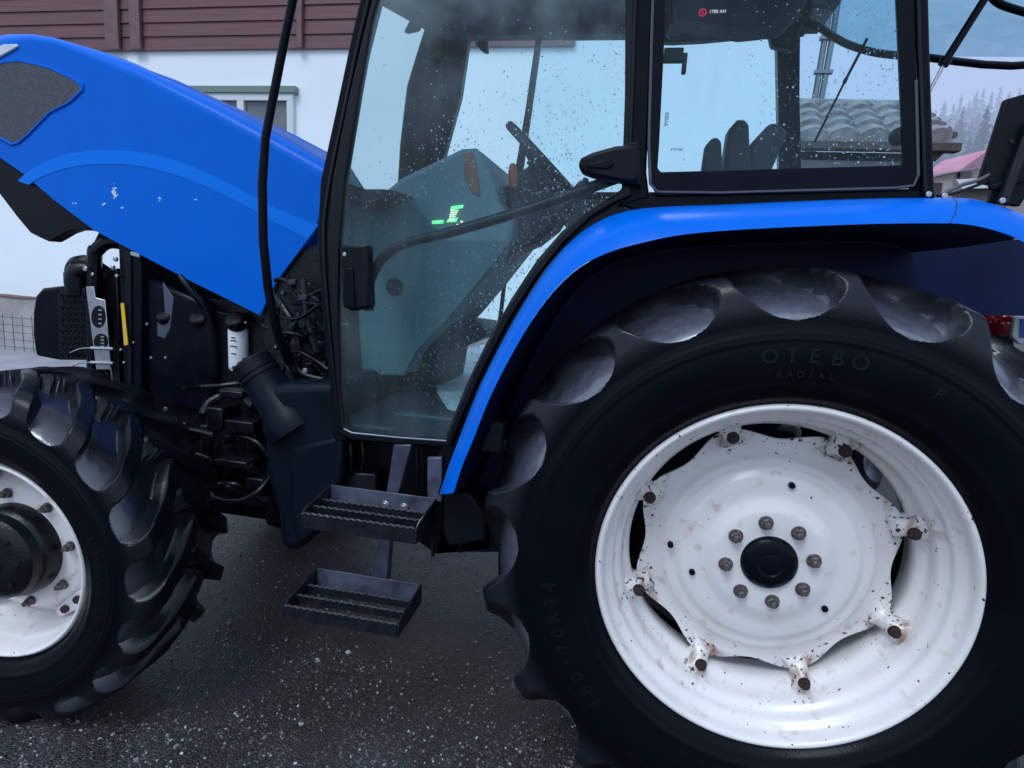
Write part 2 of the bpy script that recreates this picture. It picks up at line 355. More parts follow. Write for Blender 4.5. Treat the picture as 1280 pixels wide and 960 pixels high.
def rear_wheel():
    bm = NB()
    rimp = [(.432, .30), (.40, .29), (.385, .25), (.375, .17), (.392, .135), (.396, .105), (.401, .085), (.416, .068), (.420, .046), (.436, .030), (.441, .010), (.4435, -.008), (.449, -.017),
            (.457, -.0185), (.4625, -.011), (.463, .002), (.456, .012), (.447, .018)]
    rimp = [(r*.989, y+(.007 if y < .03 else 0)) for r, y in rimp]
    q = smooth2(rimp, 3); lathe(bm, [(a, b) for a, b, _ in q], 128)
    wear_layer(bm, lambda co: .055 if co.y < -.003 else (.035 if co.y > .06 else .02)+.08*max(0., math.cos(8*(math.atan2(co.z, co.x)-R(21.5))))**8*(1 if co.y > .04 else 0))
    w = obj('rear_wheel', bm, WHITE, T, local=True, sharp=50); w.location = Vector((0, 0, .77))-Vector(T.location); WL[w.name] = Vector((0, 0, .77))
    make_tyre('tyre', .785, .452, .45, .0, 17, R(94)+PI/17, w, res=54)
    # dished disc with an eight-lobed edge
    bm = NB(); rows = []; NA = 256
    prof = [(.0, .118), (.07, .118), (.135, .118), (.150, .120), (.168, .133), (.182, .137), (.20, .138), (.225, .141), (.236, .146), (.246, .157), (.256, .160), (.268, .159), (.28, .168), (.29, .176)]
    def edge(a):
        c = math.cos(8*(a-R(22.5)))                             # +1 at the lobes
        x = (c+1)/2
        return .326+.036*x
    for (r, y) in prof[1:]:
        rows.append([Vector((r*math.cos(2*PI*k/NA), y, r*math.sin(2*PI*k/NA))) for k in range(NA)])
    for t in (.5, 1.):
        rows.append([Vector(((.29+(edge(2*PI*k/NA)-.29)*t)*math.cos(2*PI*k/NA), .180+.006*t, (.29+(edge(2*PI*k/NA)-.29)*t)*math.sin(2*PI*k/NA))) for k in range(NA)])
    rows.append([v+Vector((0, .010, 0)) for v in rows[-1]])
    V = grid(bm, rows, closed=True)
    bm.faces.new(V[0])
    wear_layer(bm, lambda co: .15*max(0, (math.hypot(co.x, co.z)-.295)/.05) if math.hypot(co.x, co.z) > .295 else (.03 if math.hypot(co.x, co.z) > .25 else 0.0))
    d = obj('disc', bm, WHITE, w, local=True, sharp=45, flip=True)
    for k in range(8):
        a = R(22.5-1+45*k); ca, sa = math.cos(a), math.sin(a)
        M = Matrix(((ca, 0, -sa, 0), (0, 1, 0, 0), (sa, 0, ca, 0), (0, 0, 0, 1)))   # local x = radial
        bm = NB(); rows = []
        # saddle-shaped clamp: wide foot on the rim, narrow neck over the bolt
        for i in range(9):
            t = i/8; x = .322+.074*t; hw = .023+.030*(2*abs(t-.45))**2*.7; top = .165-.050*math.sin(min(1, t*1.25)*PI/2)**1.2-.004*t
            rows.append([M@Vector((x, .192, -hw)), M@Vector((x, top+.022, -hw)), M@Vector((x, top+.002, -hw*.62)), M@Vector((x, top, 0)), M@Vector((x, top+.002, hw*.62)), M@Vector((x, top+.022, hw)), M@Vector((x, .192, hw))])
        V = grid(bm, rows); bm.faces.new([r_ for r_ in V[0]]); bm.faces.new([r_ for r_ in V[-1]])
        wear_layer(bm, lambda co: .14)
        obj('rim_clamp', bm, WHITE, w, local=True, sharp=60)
        bm = NB(); c = M@Vector((.358, .115, 0)); disc_y(bm, c, .0165, .004); hexa(bm, c+Vector((0, -.004, 0)), .0140, .013, random.random()); disc_y(bm, c+Vector((0, -.016, 0)), .008, .005, 10)
        obj('clamp_bolt', bm, RUST, w, local=True, bev=.0012)
        a2 = R(45*k+11); c = Vector((.112*math.cos(a2), .118, .112*math.sin(a2)))
        bm = NB(); disc_y(bm, c, .0195, .003); hexa(bm, c+Vector((0, -.003, 0)), .016, .014, random.random()); disc_y(bm, c+Vector((0, -.017, 0)), .009, .011, 12)
        obj('wheel_nut', bm, NUT, w, local=True, bev=.0012)
    bm = NB(); lathe(bm, [(.0, .098), (.02, .0985), (.03, .101), (.034, .098), (.052, .099), (.066, .104), (.073, .113), (.075, .122)], 40)
    obj('hub_cap', bm, BLACK, w, local=True)
    for (px, py) in ((990, 607), (865, 715), (838, 681), (1031, 761)):
        bm = NB(); c = P(px, py, .134)-Vector((0, 0, .77)); disc_y(bm, c+Vector((0, .008, 0)), .0085, .012, 12)
        obj('disc_hole', bm, MATTE, w, local=True)
    # raised writing on the side wall
    def arc_text(s, a0, r, size, step):
        bm = NB()
        for i, ch in enumerate(s):
            if ch == ' ': continue
            a = a0-i*step
            add_text(bm, ch, size, .0020, Matrix.Translation((r*math.cos(a), -.0445, r*math.sin(a)))@Matrix.Rotation(PI/2-a, 4, 'Y')@TX)
        obj('sidewall_text', bm, TEXTR, w, local=True)
    arc_text('OTEBO', R(100), .578, .048, R(4.8)); arc_text('480/70R34', R(223), .575, .05, R(4.4)); arc_text('RADIAL', R(98), .535, .02, R(2.4))
    arc_text('P', R(63), .578, .035, .1); arc_text('TUBELESS', R(20), .57, .035, R(3.6))
    return w
RW = rear_wheel()

def front_wheel():
    bm = NB()
    rimp = [(.31, .27), (.285, .25), (.272, .21), (.278, .15), (.290, .11), (.297, .07), (.303, .055), (.309, .03), (.314, .006), (.318, -.006), (.325, -.012), (.332, -.006), (.333, .004), (.326, .014), (.318, .018)]
    lathe(bm, [(a, b) for a, b, _ in smooth2(rimp, 3)], 112)
    wear_layer(bm, lambda co: .01)
    w = obj('front_wheel', bm, WHITE, T, local=True, sharp=50); p = Vector((-2.345, -.064, .505)); w.location = p-Vector(T.location); WL[w.name] = p
    w.rotation_euler = (0, 0, .071)
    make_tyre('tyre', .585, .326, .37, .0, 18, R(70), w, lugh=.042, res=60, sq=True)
    bm = NB(); lathe(bm, [(.0, .10), (.16, .10), (.19, .102), (.215, .112), (.235, .135), (.255, .165), (.272, .175)], 96); wear_layer(bm, lambda co: .0)
    obj('disc', bm, WHITE, w, local=True)
    bm = NB(); lathe(bm, [(.0, -.022), (.045, -.022), (.05, -.016), (.09, -.013), (.118, -.006), (.136, .010), (.141, .04), (.150, .048), (.155, .06), (.157, .10)], 64)
    for k in range(8): hexa(bm, (.100*math.cos(k*PI/4), -.008, .100*math.sin(k*PI/4)), .009, .008)
    hexa(bm, (0, -.022, 0), .026, .010)
    obj('hub', bm, CAST, w, local=True, bev=.0015)
    for k in range(8):
        a = R(45*k+8); c = Vector((.190*math.cos(a), .101, .190*math.sin(a)))
        bm = NB(); disc_y(bm, c, .017, .003); hexa(bm, c+Vector((0, -.003, 0)), .0145, .016, random.random()); disc_y(bm, c+Vector((0, -.019, 0)), .0085, .014, 12)
        obj('wheel_nut', bm, NUT, w, local=True, bev=.001)
    for k in range(4):
        a = R(-50+90*k); ca, sa = math.cos(a), math.sin(a)
        M = Matrix(((ca, 0, -sa, 0), (0, 1, 0, 0), (sa, 0, ca, 0), (0, 0, 0, 1)))
        bm = NB(); prism(bm, [M@Vector(v) for v in ((.232, .118, -.075), (.262, .118, -.085), (.278, .118, 0), (.262, .118, .085), (.232, .118, .075), (.225, .118, 0))], (0, .02, 0)); wear_layer(bm, lambda co: .0)
        obj('rim_clamp', bm, WHITE, w, local=True, bev=.006)
        for s in (-.032, .032):
            bm = NB(); hexa(bm, M@Vector((.252, .118, s)), .0135, .014)
            obj('clamp_bolt', bm, RUST, w, local=True, bev=.001)
    bm = NB()
    for i, ch in enumerate('380/70R24'):
        a = R(20)-i*R(6.2)
        add_text(bm, ch, .036, .002, Matrix.Translation((.42*math.cos(a), -.0445, .42*math.sin(a)))@Matrix.Rotation(PI/2-a, 4, 'Y')@TX)
    obj('sidewall_text', bm, TEXTR, w, local=True)
    return w
FWH = front_wheel()
def copy_far(w, loc):
    c = w.copy(); COL.objects.link(c); c.parent = T; c.location = Vector(loc)-Vector(T.location); c.scale = (1, -1, 1); c.rotation_euler.z = w.rotation_euler.z
    for ch in list(w.children):
        if ch.name.startswith('sidewall'): continue
        d = ch.copy(); COL.objects.link(d); d.parent = c
    return c
copy_far(RW, (0, 1.9, .77)); copy_far(FWH, (-2.345, 1.964, .505))

# ---------------------------------------------------------------- chassis and engine
bm = NB(); box(bm, (-1.35, .95, .66), (2.1, .42, .46)); box(bm, (-.25, .95, .78), (.9, .5, .5)); box(bm, (-2.42, .95, .72), (.5, .36, .3)); box(bm, (-2.345, .95, .50), (.16, 1.5, .15)); box(bm, (0, .95, .77), (.26, 1.2, .26))
obj('chassis', bm, CAST, T, bev=.03)
bm = NB(); box(bm, (-2.05, .95, 1.10), (.78, .46, .46)); box(bm, (-2.05, .72, .80), (.7, .06, .34)); box(bm, (-1.72, .80, 1.0), (.2, .3, .5))
for k in range(7): box(bm, (-2.36+.11*k, .70, .70), (.05, .05, .20))
for k in range(4): tube(bm, [(-2.3+.16*k, .7, 1.22), (-2.3+.16*k, .66, 1.26)], .04, 14)
eng = obj('engine', bm, CAST, T, bev=.012)
slab('engine_shroud', [(178, 345), (245, 372), (262, 385), (268, 470), (262, 520), (176, 500)], .66, .10, BLACK, eng, .02)
slab('side_cover', [(240, 380), (300, 395), (300, 520), (270, 545), (240, 520)], .70, .06, MATTE, eng, .01)
slab('shroud_glint', [(203, 352), (217, 372), (213, 410), (206, 424), (196, 420), (196, 402), (206, 394)], .657, .006, mat('glint_grey', (.09, .10, .14), .25, metal=.3), eng, .004)  # glint on the shroud built as a paler plate
bm = NB(); q = P(298, 430, .70); 
def vert_cyl(bm, c, prof, n=24):
    rings = [[bm.verts.new((c.x+r*math.cos(2*PI*k/n), c.y+r*math.sin(2*PI*k/n), c.z+z)) for k in range(n)] for r, z in prof]
    for A, B in zip(rings, rings[1:]):
        for k in range(n): bm.faces.new((A[k], A[(k+1) % n], B[(k+1) % n], B[k]))
    bm.faces.new(rings[0][::-1]); bm.faces.new(rings[-1])
vert_cyl(bm, q, [(.03, -.11), (.038, -.10), (.039, -.09), (.039, .055), (.036, .065)])
filt = obj('fuel_filter', bm, FILT, eng)
bm = NB(); vert_cyl(bm, q+Vector((0, 0, .067)), [(.041, 0), (.041, .018), (.03, .022), (.028, .06)])
obj('filter_head', bm, CAST, filt)
bm = NB()
for k, (dz, w_) in enumerate(((.03, .018), (.018, .024), (-.005, .03), (-.035, .02))):
    box(bm, q+Vector((.004, -.0392, dz)), (w_, .002, .0045))
obj('filter_print', bm, MARK, filt)
slab('engine_panel', [(170, 340), (330, 395), (345, 420), (350, 520), (330, 650), (260, 640), (180, 520)], .78, .05, CAST, eng, .01)
# hoses, pipes and small fittings
for k, (pts, r) in enumerate([
    ([(118, 470, .66), (118, 330, .66), (122, 312, .66), (140, 302, .68), (175, 310, .74)], .028),
    ([(92, 340, .7), (96, 331, .68), (110, 330, .68), (135, 345, .72)], .034),
    ([(225, 345, .62), (240, 365, .62), (262, 400, .66), (270, 470, .68)], .012),
    ([(255, 600, .5), (270, 622, .42), (300, 626, .4), (325, 612, .42), (345, 585, .5)], .009),
    ([(345, 395, .5), (372, 398, .45), (400, 380, .42)], .006),
    ([(350, 430, .5), (368, 455, .44), (380, 468, .42), (405, 475, .42)], .010),
    ([(352, 470, .5), (366, 440, .46), (390, 448, .44), (410, 462, .42)], .006),
    ([(340, 365, .55), (355, 385, .5), (372, 420, .48), (372, 480, .48)], .013),
    ([(270, 560, .55), (290, 545, .52), (320, 552, .5), (335, 570, .5)], .011),
    ([(140, 500, .64), (135, 470, .64), (128, 458, .64)], .005),
    ([(380, 350, .5), (385, 400, .46), (395, 440, .45)], .011),
    ([(360, 345, .5), (372, 372, .5), (405, 362, .45)], .008)]):
    rod('hose', pts, r, RUBBERSEAL, eng, 10, 6)
rng = random.Random(3)
def hoses(n, x0, x1, y0, y1, Y0, Y1, r0, r1):
    for k in range(n):
        p = [rng.uniform(x0, x1), rng.uniform(y0, y1)]; a = rng.uniform(0, 2*PI); pts = []
        for j in range(5):
            pts.append((min(x1, max(x0, p[0])), min(y1, max(y0, p[1])), rng.uniform(Y0, Y1))); a += rng.uniform(-.9, .9); st_ = rng.uniform(12, 34); p = [p[0]+st_*math.cos(a), p[1]+st_*math.sin(a)]
        rod('hose', pts, rng.uniform(r0, r1), rng.choice((RUBBERSEAL, RUBBERSEAL, CAST)), eng, 8, 5)
hoses(16, 345, 408, 350, 480, .44, .60, .004, .010)
hoses(14, 215, 340, 480, 625, .46, .62, .006, .016)
hoses(7, 215, 320, 372, 405, .72, .78, .005, .012)
VB = mat('mixed_fittings', (.012, .014, .022), .35, metal=.4, var=(45, 1., (.06, .065, .09), .2))
for k in range(46):
    bm = NB(); px, py = rng.uniform(345, 410), rng.uniform(350, 478)
    c = P(px, py, rng.uniform(.44, .62)); s = rng.uniform(.006, .022)
    box(bm, c, (s*rng.uniform(.6, 2.2), s, s*rng.uniform(.5, 1.6)), Matrix.Rotation(rng.uniform(-.6, .6), 3, 'Y')); obj('fitting', bm, VB, eng, bev=.002)
slab('bulkhead', [(330, 330), (410, 300), (432, 560), (330, 560)], .64, .03, CAST, eng, .004)
for (px, py, Y, s) in ((208, 295+152, .62, .006), (185, 405, .64, .006), (190, 447, .64, .006), (208, 511, .55, .009), (168, 428, .63, .005), (308, 403, .66, .005), (352, 470, .45, .008), (382, 463, .42, .010), (365, 452, .43, .007)):
    bm = NB(); c = P(px, py, Y); hexa(bm, c, s, .008); obj('bolt', bm, STEEL, eng, bev=.001)
for (px, py, w_, h_) in ((300, 490, .10, .03), (310, 530, .12, .05), (280, 520, .07, .09), (225, 545, .10, .05), (300, 575, .14, .03), (330, 600, .07, .05)):
    bm = NB(); box(bm, P(px, py, .55), (w_, .12, h_)); obj('bracket', bm, CAST, eng, bev=.006)

# radiator group at the nose
rad = slab('radiator', [(147, 298), (176, 312), (178, 500), (155, 500)], .63, .62, BLACK, T, .008)
slab('radiator_edge', [(155, 312), (163, 316), (165, 498), (160, 498)], .622, .008, MATTE, rad, .003)
slab('cooler_core', [(108, 345), (146, 335), (152, 500), (116, 500)], .70, .55, CAST, rad, .006)
slab('data_plate', [(163, 314), (174, 317), (174, 322), (163, 319)], .6215, .004, STEEL, rad, .001)
# silver slotted bracket
out_ = [(107, 358), (117, 358), (119, 372), (131, 375), (139, 462), (120, 462)]
bm = NB(); o = PL(out_, .62)
prism(bm, o, (0, .006, 0)); brk = obj('slotted_bracket', bm, STEEL, rad, bev=.002)
for (cx, cy, a, b_) in ((123, 396, 9, 14), (126, 427, 9, 10)):
    bm = NB(); pts = PL([(cx+a*math.cos(2*PI*k/20), cy+b_*math.sin(2*PI*k/20)) for k in range(20)], .6185); prism(bm, pts, (0, .0012, 0)); obj('slot', bm, MATTE, brk)
    bm = NB()
    for j in range(4): box(bm, P(cx+2, cy-b_*.6+j*b_*.4, .6175), (.016, .001, .006))
    obj('spring', bm, STEEL, brk)
for yy in (435, 453):
    rod('clamp_bar', [(114, yy, .612), (142, yy+1, .612)], .007, STEEL, brk, 10)
    rod('wire', [(88, yy+6, .64), (100, yy+1, .62), (114, yy, .615)], .003, STEEL, brk, 8, 4)
rod('wire', [(137, 455, .61), (140, 470, .61), (141, 482, .61)], .003, STEEL, brk, 8, 4)
slab('yellow_label', [(150.5, 379), (154.5, 379), (160, 431), (155, 432)], .61, .004, YEL, rad, .001)
# rounded nose guard and honeycomb
bm = NB(); pr = PL([(40, 390), (43, 370), (52, 360), (70, 358), (86, 356), (88, 450), (70, 450), (44, 445), (40, 420)], .66); prism(bm, pr, (0, .50, 0)); ng = obj('nose_guard', bm, BLACK, rad, bev=.014, seg=3)
bm = NB(); core = PL([(72, 368), (80, 358), (96, 356), (106, 362), (112, 450), (74, 450)], .645); prism(bm, core, (0, .02, 0)); hc = obj('honeycomb_core', bm, MATTE, rad, bev=.003)
bm = NB()
for i in range(5):
    for j in range(11):
        c = P(77+i*6.6+(j % 2)*3, 370+j*7.4, .643); n = 6
        ring = [c+Vector((.0085*math.cos(k*PI/3+.3), 0, .0085*math.sin(k*PI/3+.3))) for k in range(6)]
        tube(bm, ring+[ring[0]], .0017, 5)
obj('honeycomb_cell', bm, MATTE, hc)
bm = NB(); c = P(95, 347, .66); tube(bm, [c+Vector((0, 0, -.07)), c+Vector((0, 0, -.02)), c+Vector((.0, 0, .01)), c+Vector((.012, 0, .03)), c+Vector((.05, .02, .04))], [.04, .044, .044, .04, .034], 18)
obj('air_elbow', bm, RUBBERSEAL, rad)
for (px, py, s) in ((109, 336, .012), (118, 343, .008), (146, 324, .010), (143, 334, .008), (148, 345, .008), (153, 437, .006), (157, 453, .006)):
    bm = NB(); hexa(bm, P(px, py, .62), s, .012, .4); obj('hose_clip', bm, STEEL, rad, bev=.002)
rod('hood_strut', [(108, 332, .72), (122, 305, .72), (150, 250, .72)], .014, BLACK, T, 12)

# ---------------------------------------------------------------- hood, raised
crease = [(-70, 120), (-48, 84), (-20, 62), (10, 53), (38, 50), (65, 54), (100, 67), (137, 83), (172, 98), (206, 115), (275, 151), (344, 188), (408, 224)]
silh = [(-74, 112), (-50, 72), (-20, 52), (10, 47), (38, 47.5), (65, 51), (100, 60), (137, 70), (172, 83), (206, 99), (275, 130), (344, 166), (408, 202)]
low = [(404, 250), (394, 287), (345, 352), (325, 394), (238, 351), (150, 305), (118, 288), (70, 252), (30, 218), (-10, 190), (-60, 165)]
YH = .62
bm = NB()
side = PL(crease, YH)+PL(low, YH)
prism(bm, side, (0, .012, 0))
far = 2*.95
fside = [Vector((p.x, far-p.y, p.z)) for p in side]
prism(bm, fside, (0, -.012, 0))
cr = PL(crease, YH); si = PL(silh, YH+.11)
rows = []
for t in range(9):
    a = t/8*PI/2
    rows.append([Vector((c.x+(s.x-c.x)*(1-math.cos(a)), c.y+(s.y-c.y)*(1-math.cos(a)), c.z+(s.z-c.z)*math.sin(a))) for c, s in zip(cr, si)])
rows += [[Vector((s.x, .95, s.z+.012)) for s in si]]
rows += [[Vector((p.x, far-p.y, p.z)) for p in row] for row in rows[:9][::-1]]
grid(bm, rows)
hood = obj('hood', bm, BLUE, T, bev=0, sharp=45)
# nose closing panel
bm = NB(); a = PL([(-70, 120), (-66, 140), (-60, 165)], YH); prism(bm, [a[0], a[1], a[2], a[2]+Vector((0, far-2*YH, 0)), a[1]+Vector((-.03, far-2*YH, 0)), a[0]+Vector((0, far-2*YH, 0))], (.012, 0, 0)); obj('nose_panel', bm, MATTE, hood)
MESHG = mat('wet_mesh_grille', (.035, .037, .045), .3, metal=.4, bump=(260, .8, .004), var=(230, 1., (.10, .105, .13), .2))
gp = [(-46, 128), (-30, 100), (-10, 82), (4, 77), (24, 75.5), (60, 84), (92, 99), (101, 106), (101, 113), (85, 128), (60, 141), (34, 168), (22, 178), (14, 180), (-10, 168), (-40, 150)]
gr = slab('side_grille', gp, YH-.004, .006, MESHG, hood, .002)
bm = NB(); o = PL(gp, YH-.006); cen = sum(o, Vector())/len(o)
ring_prism(bm, [cen+(p-cen)*1.03 for p in o], [cen+(p-cen)*.97 for p in o], (0, .008, 0)); obj('grille_surround', bm, BLUE, gr, bev=.002)
slab('headlight', [(-40, 76), (-20, 64), (4, 55), (20, 54.5), (22, 58), (14, 63), (-6, 74), (-36, 92)], YH-.008, .01, mat('clear_lens', (.62, .68, .74), .12, coat=.6, var=(40, .4, (.4, .45, .55))), hood, .004)
slab('lower_trim', [(-60, 166), (-10, 191), (30, 219), (70, 253), (112, 283), (119, 289), (106, 287), (92, 287), (80, 291), (70, 297), (61, 302), (50, 297), (38, 291), (22, 272), (0, 243), (-40, 205)], YH+.013, .06, MATTE, hood, .003)
up_ = [(22, 226), (40, 211), (70, 197), (100, 190), (130, 187.5), (165, 189), (200, 195), (240, 208), (290, 231), (340, 258), (398, 281)]
dn_ = [(36, 231), (52, 221), (80, 211), (110, 206), (140, 205), (170, 207), (200, 213), (240, 226), (290, 249), (340, 276), (385, 299)]
bm = NB(); grid(bm, [smooth_path(PL(up_, YH-.0015), 4), smooth_path(PL(dn_, YH-.0015), 4)]); obj('stripe_decal', bm, BLUE2, hood)
bm = NB()
for (cx, cy, w_, h_, n) in ((143, 242, 3, 8, 26), (128, 255, 4, 1, 3), (152, 260, 2, 1, 3), (94, 254, 3, 1, 3), (199, 248, 1, 4, 4), (245, 250, 2, 1, 2)):
    for k in range(n):
        x = cx+rng.gauss(0, w_*.5); y = cy+rng.gauss(0, h_*.5); s = rng.uniform(.6, 2.2); a0 = rng.random()*6
        poly(bm, PL([(x+s*rng.uniform(.5, 1.1)*math.cos(a0+j*PI/3), y+s*.8*rng.uniform(.5, 1.1)*math.sin(a0+j*PI/3)) for j in range(6)], YH-.001-.0002*k/30))
obj('torn_sticker', bm, CHIP, hood)
# bent black pipe standing in front of the cab
rod('stack_pipe', [(384, -60, .30), (366, 0, .30), (350, 78, .30), (332, 172, .30), (328, 230, .30), (329, 300, .30), (335, 360, .31), (343, 402, .33), (352, 430, .36), (362, 452, .42)], [.0135]*4+[.0145]*4+[.016]*2, BLACK, T, 14)

# ---------------------------------------------------------------- fuel tank
bm = NB()
bd = PL([(328, 488), (350, 480), (425, 478), (430, 500), (430, 545), (425, 600), (404, 660), (372, 690), (350, 688), (345, 640), (330, 588)], .30)
prism(bm, bd, (0, .34, 0)); tank = obj('fuel_tank', bm, TANK, T, bev=.03, seg=4)
slab('tank_shoulder', [(362, 560), (428, 545), (428, 598), (404, 658), (372, 684), (362, 640)], .285, .06, TANK, tank, .014)
bm = NB(); a = P(360, 520, .36); b_ = P(320, 461, .36); d = (b_-a).normalized()
tube(bm, [a-d*.06, a, a+d*.03, b_-d*.005], [.10, .096, .076, .068], 28); neck = obj('filler_neck', bm, TANK, tank)
bm = NB(); tube(bm, [b_-d*.035, b_-d*.034, b_-d*.022, b_-d*.020], [.069, .073, .073, .067], 32)
tube(bm, [b_-d*.016, b_-d*.014, b_+d*.03, b_+d*.036, b_+d*.038], [.066, .071, .069, .062, .03], 32)
e = d.orthogonal(); 
for k in range(4):
    sdir = Vector((d.z, 0, -d.x)); box(bm, b_+d*.036+sdir*(.026*(k-1.5))*1.0, (.010, .10, .012), Matrix.Rotation(-math.atan2(d.z, d.x)+PI/2, 3, 'Y'))
obj('filler_cap', bm, MATTE, neck, bev=.002)

# ---------------------------------------------------------------- steps
st = NB(); prism(st, PL([(492, 556), (514, 556), (490, 645), (483, 732), (464, 728), (478, 648)], .192), (0, .035, 0))
stp = obj('step_hanger', st, mat('worn_grey_hanger', (.085, .09, .13), .35, metal=.2, var=(14, .9, (.025, .027, .04), .25)), T, bev=.003)
STEP = mat('step_steel', (.006, .007, .011), .32, spec=.3, var=(22, .8, (.016, .017, .026), .22))
STEPF = mat('flange_sky_grey', (.13, .14, .20), .3, metal=.2, var=(16, .9, (.035, .04, .06), .2))  # sky reflection put into a lighter blue grey
EDGE = mat('lit_edge_grey', (.17, .17, .19), .4, metal=.5, var=(60, .9, (.05, .05, .06)))  # light caught on the tread teeth, put into the colour
def tread(x0, x1, y0, y1, zt, h, bars):
    bm = NB(); th = .006
    box(bm, ((x0+x1)/2, y0+.006, zt-h*.62), (x1-x0, th, h*.70)); box(bm, ((x0+x1)/2, y1-.004, zt-h+.003), (x1-x0, .02, th))
    for x in (x0, x1):
        prism(bm, [Vector((x-th/2, y0-.003, zt-h)), Vector((x-th/2, y1+.003, zt-h)), Vector((x-th/2, y1+.003, zt+h*.3)), Vector((x-th/2, y0+.02, zt)), Vector((x-th/2, y0-.003, zt-.012))], (th, 0, 0))
    t = obj('step_tread', bm, STEP, stp, bev=.0015)
    for j in range(bars):
        y = y0+(y1-y0)*j/bars; b2 = NB(); n = 34; pts = []
        zz = zt-.012; zl = zt-h if j == 0 else zt-.034
        for k in range(n+1):
            x = x0+.004+(x1-x0-.008)*k/n; pts.append(Vector((x, y-.002, zz+(.004 if k % 2 else 0))))
        up_n = [p_.copy() for p_ in pts]
        pts += [Vector((x1-.004, y-.002, zl)), Vector((x0+.004, y-.002, zl))]
        prism(b2, pts, (0, .004, 0)); sb_ = obj('serrated_bar', b2, STEP, t)
        b3 = NB(); grid(b3, [[p_+Vector((0, -.0025, .0005)) for p_ in up_n], [p_+Vector((0, -.0025, .0030)) for p_ in up_n], [p_+Vector((0, .003, .0036)) for p_ in up_n]]); obj('lit_edge', b3, EDGE, t)  # pale strip: edge highlight built as a part
    b2 = NB(); box(b2, ((x0+x1)/2, y1, zt-h*.3), (x1-x0-th, th, h*1.25)); obj('rear_flange', b2, STEPF, t, bev=.001)
    return t
tread(-1.363, -1.003, .0, .194, .49, .05, 3)
t2 = tread(-1.305, -.958, .0, .172, .79, .055, 3)
for px in (482, 505):
    bm = NB(); c = P(px, 631 if px < 490 else 634, .166); disc_y(bm, c, .013, .002); hexa(bm, c+Vector((0, -.002, 0)), .0095, .008); obj('bolt', bm, STEEL, stp, bev=.001)
slab('side_strap', [(534, 572), (552, 572), (552, 628), (534, 625)], .20, .02, STEPF, T, .003)
slab('cab_sill', [(418, 548), (566, 560), (566, 600), (548, 690), (610, 684), (610, 640), (560, 655), (430, 640), (410, 600)], .42, .08, MATTE, T, .006)
und = slab('under_cab_box', [(418, 590), (470, 592), (470, 632), (425, 632)], .34, .1, STEP, T, .008)
for (px, a_, b2_) in ((437, 548, 600), (452, 552, 590), (520, 558, 640), (527, 560, 640), (575, 655, 690)):
    rod('cable', [(px, a_, .36), (px+2, (a_+b2_)/2, .35), (px, b2_, .36)], .006, RUBBERSEAL if px > 460 else STEP, und, 8, 4)
slab('mud_flap', [(556, 614), (585, 616), (606, 640), (608, 676), (560, 684), (552, 660)], .16, .05, MATTE, T, .008)
rod('drain_pipe', [(541, 672, .16), (541, 695, .16)], .006, MATTE, T, 8)

# ---------------------------------------------------------------- cab: pillars, door, windows
YC = .20
bm = NB()
prism(bm, PL([(466, -70), (487, -70), (455, 60), (436, 150), (419, 235), (413, 300), (418, 400), (424, 480), (432, 552), (418, 552), (411, 480), (403, 400), (396, 300), (400, 226), (420, 135), (440, 40)], YC+.012), (0, .05, 0))
A_ = obj('front_pillar', bm, BLACK, T, bev=.006, seg=3)
rod('pillar_trim', [(478, -70, YC+.01), (449, 50, YC+.01), (430, 140, YC+.01), (411, 235, YC+.01), (405, 300, YC+.01), (411, 400, YC+.01), (425, 540, YC+.01)], .0055, RUBBERSEAL, A_, 8, 5)
douter = [(483, -70), (455, 40), (434, 130), (416, 222), (409, 300), (414, 400), (420, 480), (426, 543), (440, 550), (500, 555), (563, 558), (577, 522), (602, 466), (634, 404), (668, 350), (706, 302), (740, 270), (772, 251), (789, 244), (792, 120), (792, -70)]
dinner = [(489, -60), (466, 20), (449, 113), (431, 222), (424, 300), (422, 400), (425, 480), (429, 534), (440, 541), (500, 546.5), (556, 550), (570, 516), (594, 460), (626, 398), (660, 345), (697, 298), (731, 266), (760, 249), (777, 236), (781, 120), (782, -60)]
bm = NB(); ring_prism(bm, PL(douter, YC-.004), PL(dinner, YC-.004), (0, .03, 0)); door = obj('door', bm, RUBBERSEAL, T, bev=.004)
rod('sill_edge', [(430, 536, YC-.006), (440, 541, YC-.006), (500, 547, YC-.006), (558, 551, YC-.006)], .0025, mat('wet_edge', (.25, .28, .33), .2), door, 6)
bm = NB(); poly(bm, PL(dinner, YC+.006)); dg = obj('door_glass', bm, GLASSD, door)
# door latch
lt = slab('door_latch', [(424, 306), (458, 306), (462, 384), (440, 389), (428, 384)], YC-.03, .05, MATTE, door, .007)
slab('latch_pull', [(428, 335), (440, 335), (444, 386), (431, 382)], YC-.038, .01, BLACK, lt, .003)
bm = NB(); disc_y(bm, P(431, 318, YC-.03), .006, .004, 14); obj('lock_cylinder', bm, STEEL, lt, bev=.001)
rod('grab_bar', [(461, 388, YC+.03), (461, 362, YC+.04), (467, 340, YC+.05), (482, 319, YC+.05), (510, 303, YC+.05), (560, 291, YC+.05), (640, 268, YC+.05), (700, 248, YC+.05), (745, 232, YC+.04), (772, 222, YC+.01)], .0155, RUBBERSEAL, door, 12, 5)
hg = slab('door_hinge', [(722, 205), (726, 197), (740, 190), (768, 182), (797, 179), (798, 228), (786, 229), (740, 220), (726, 215)], YC-.05, .055, MATTE, door, .010)
slab('hinge_rib', [(730, 206), (762, 199), (768, 205), (760, 211), (735, 210)], YC-.055, .01, BLACK, hg, .003)
slab('hinge_block', [(786, 178), (799, 177), (801, 232), (786, 230)], YC-.035, .05, MATTE, hg, .004)
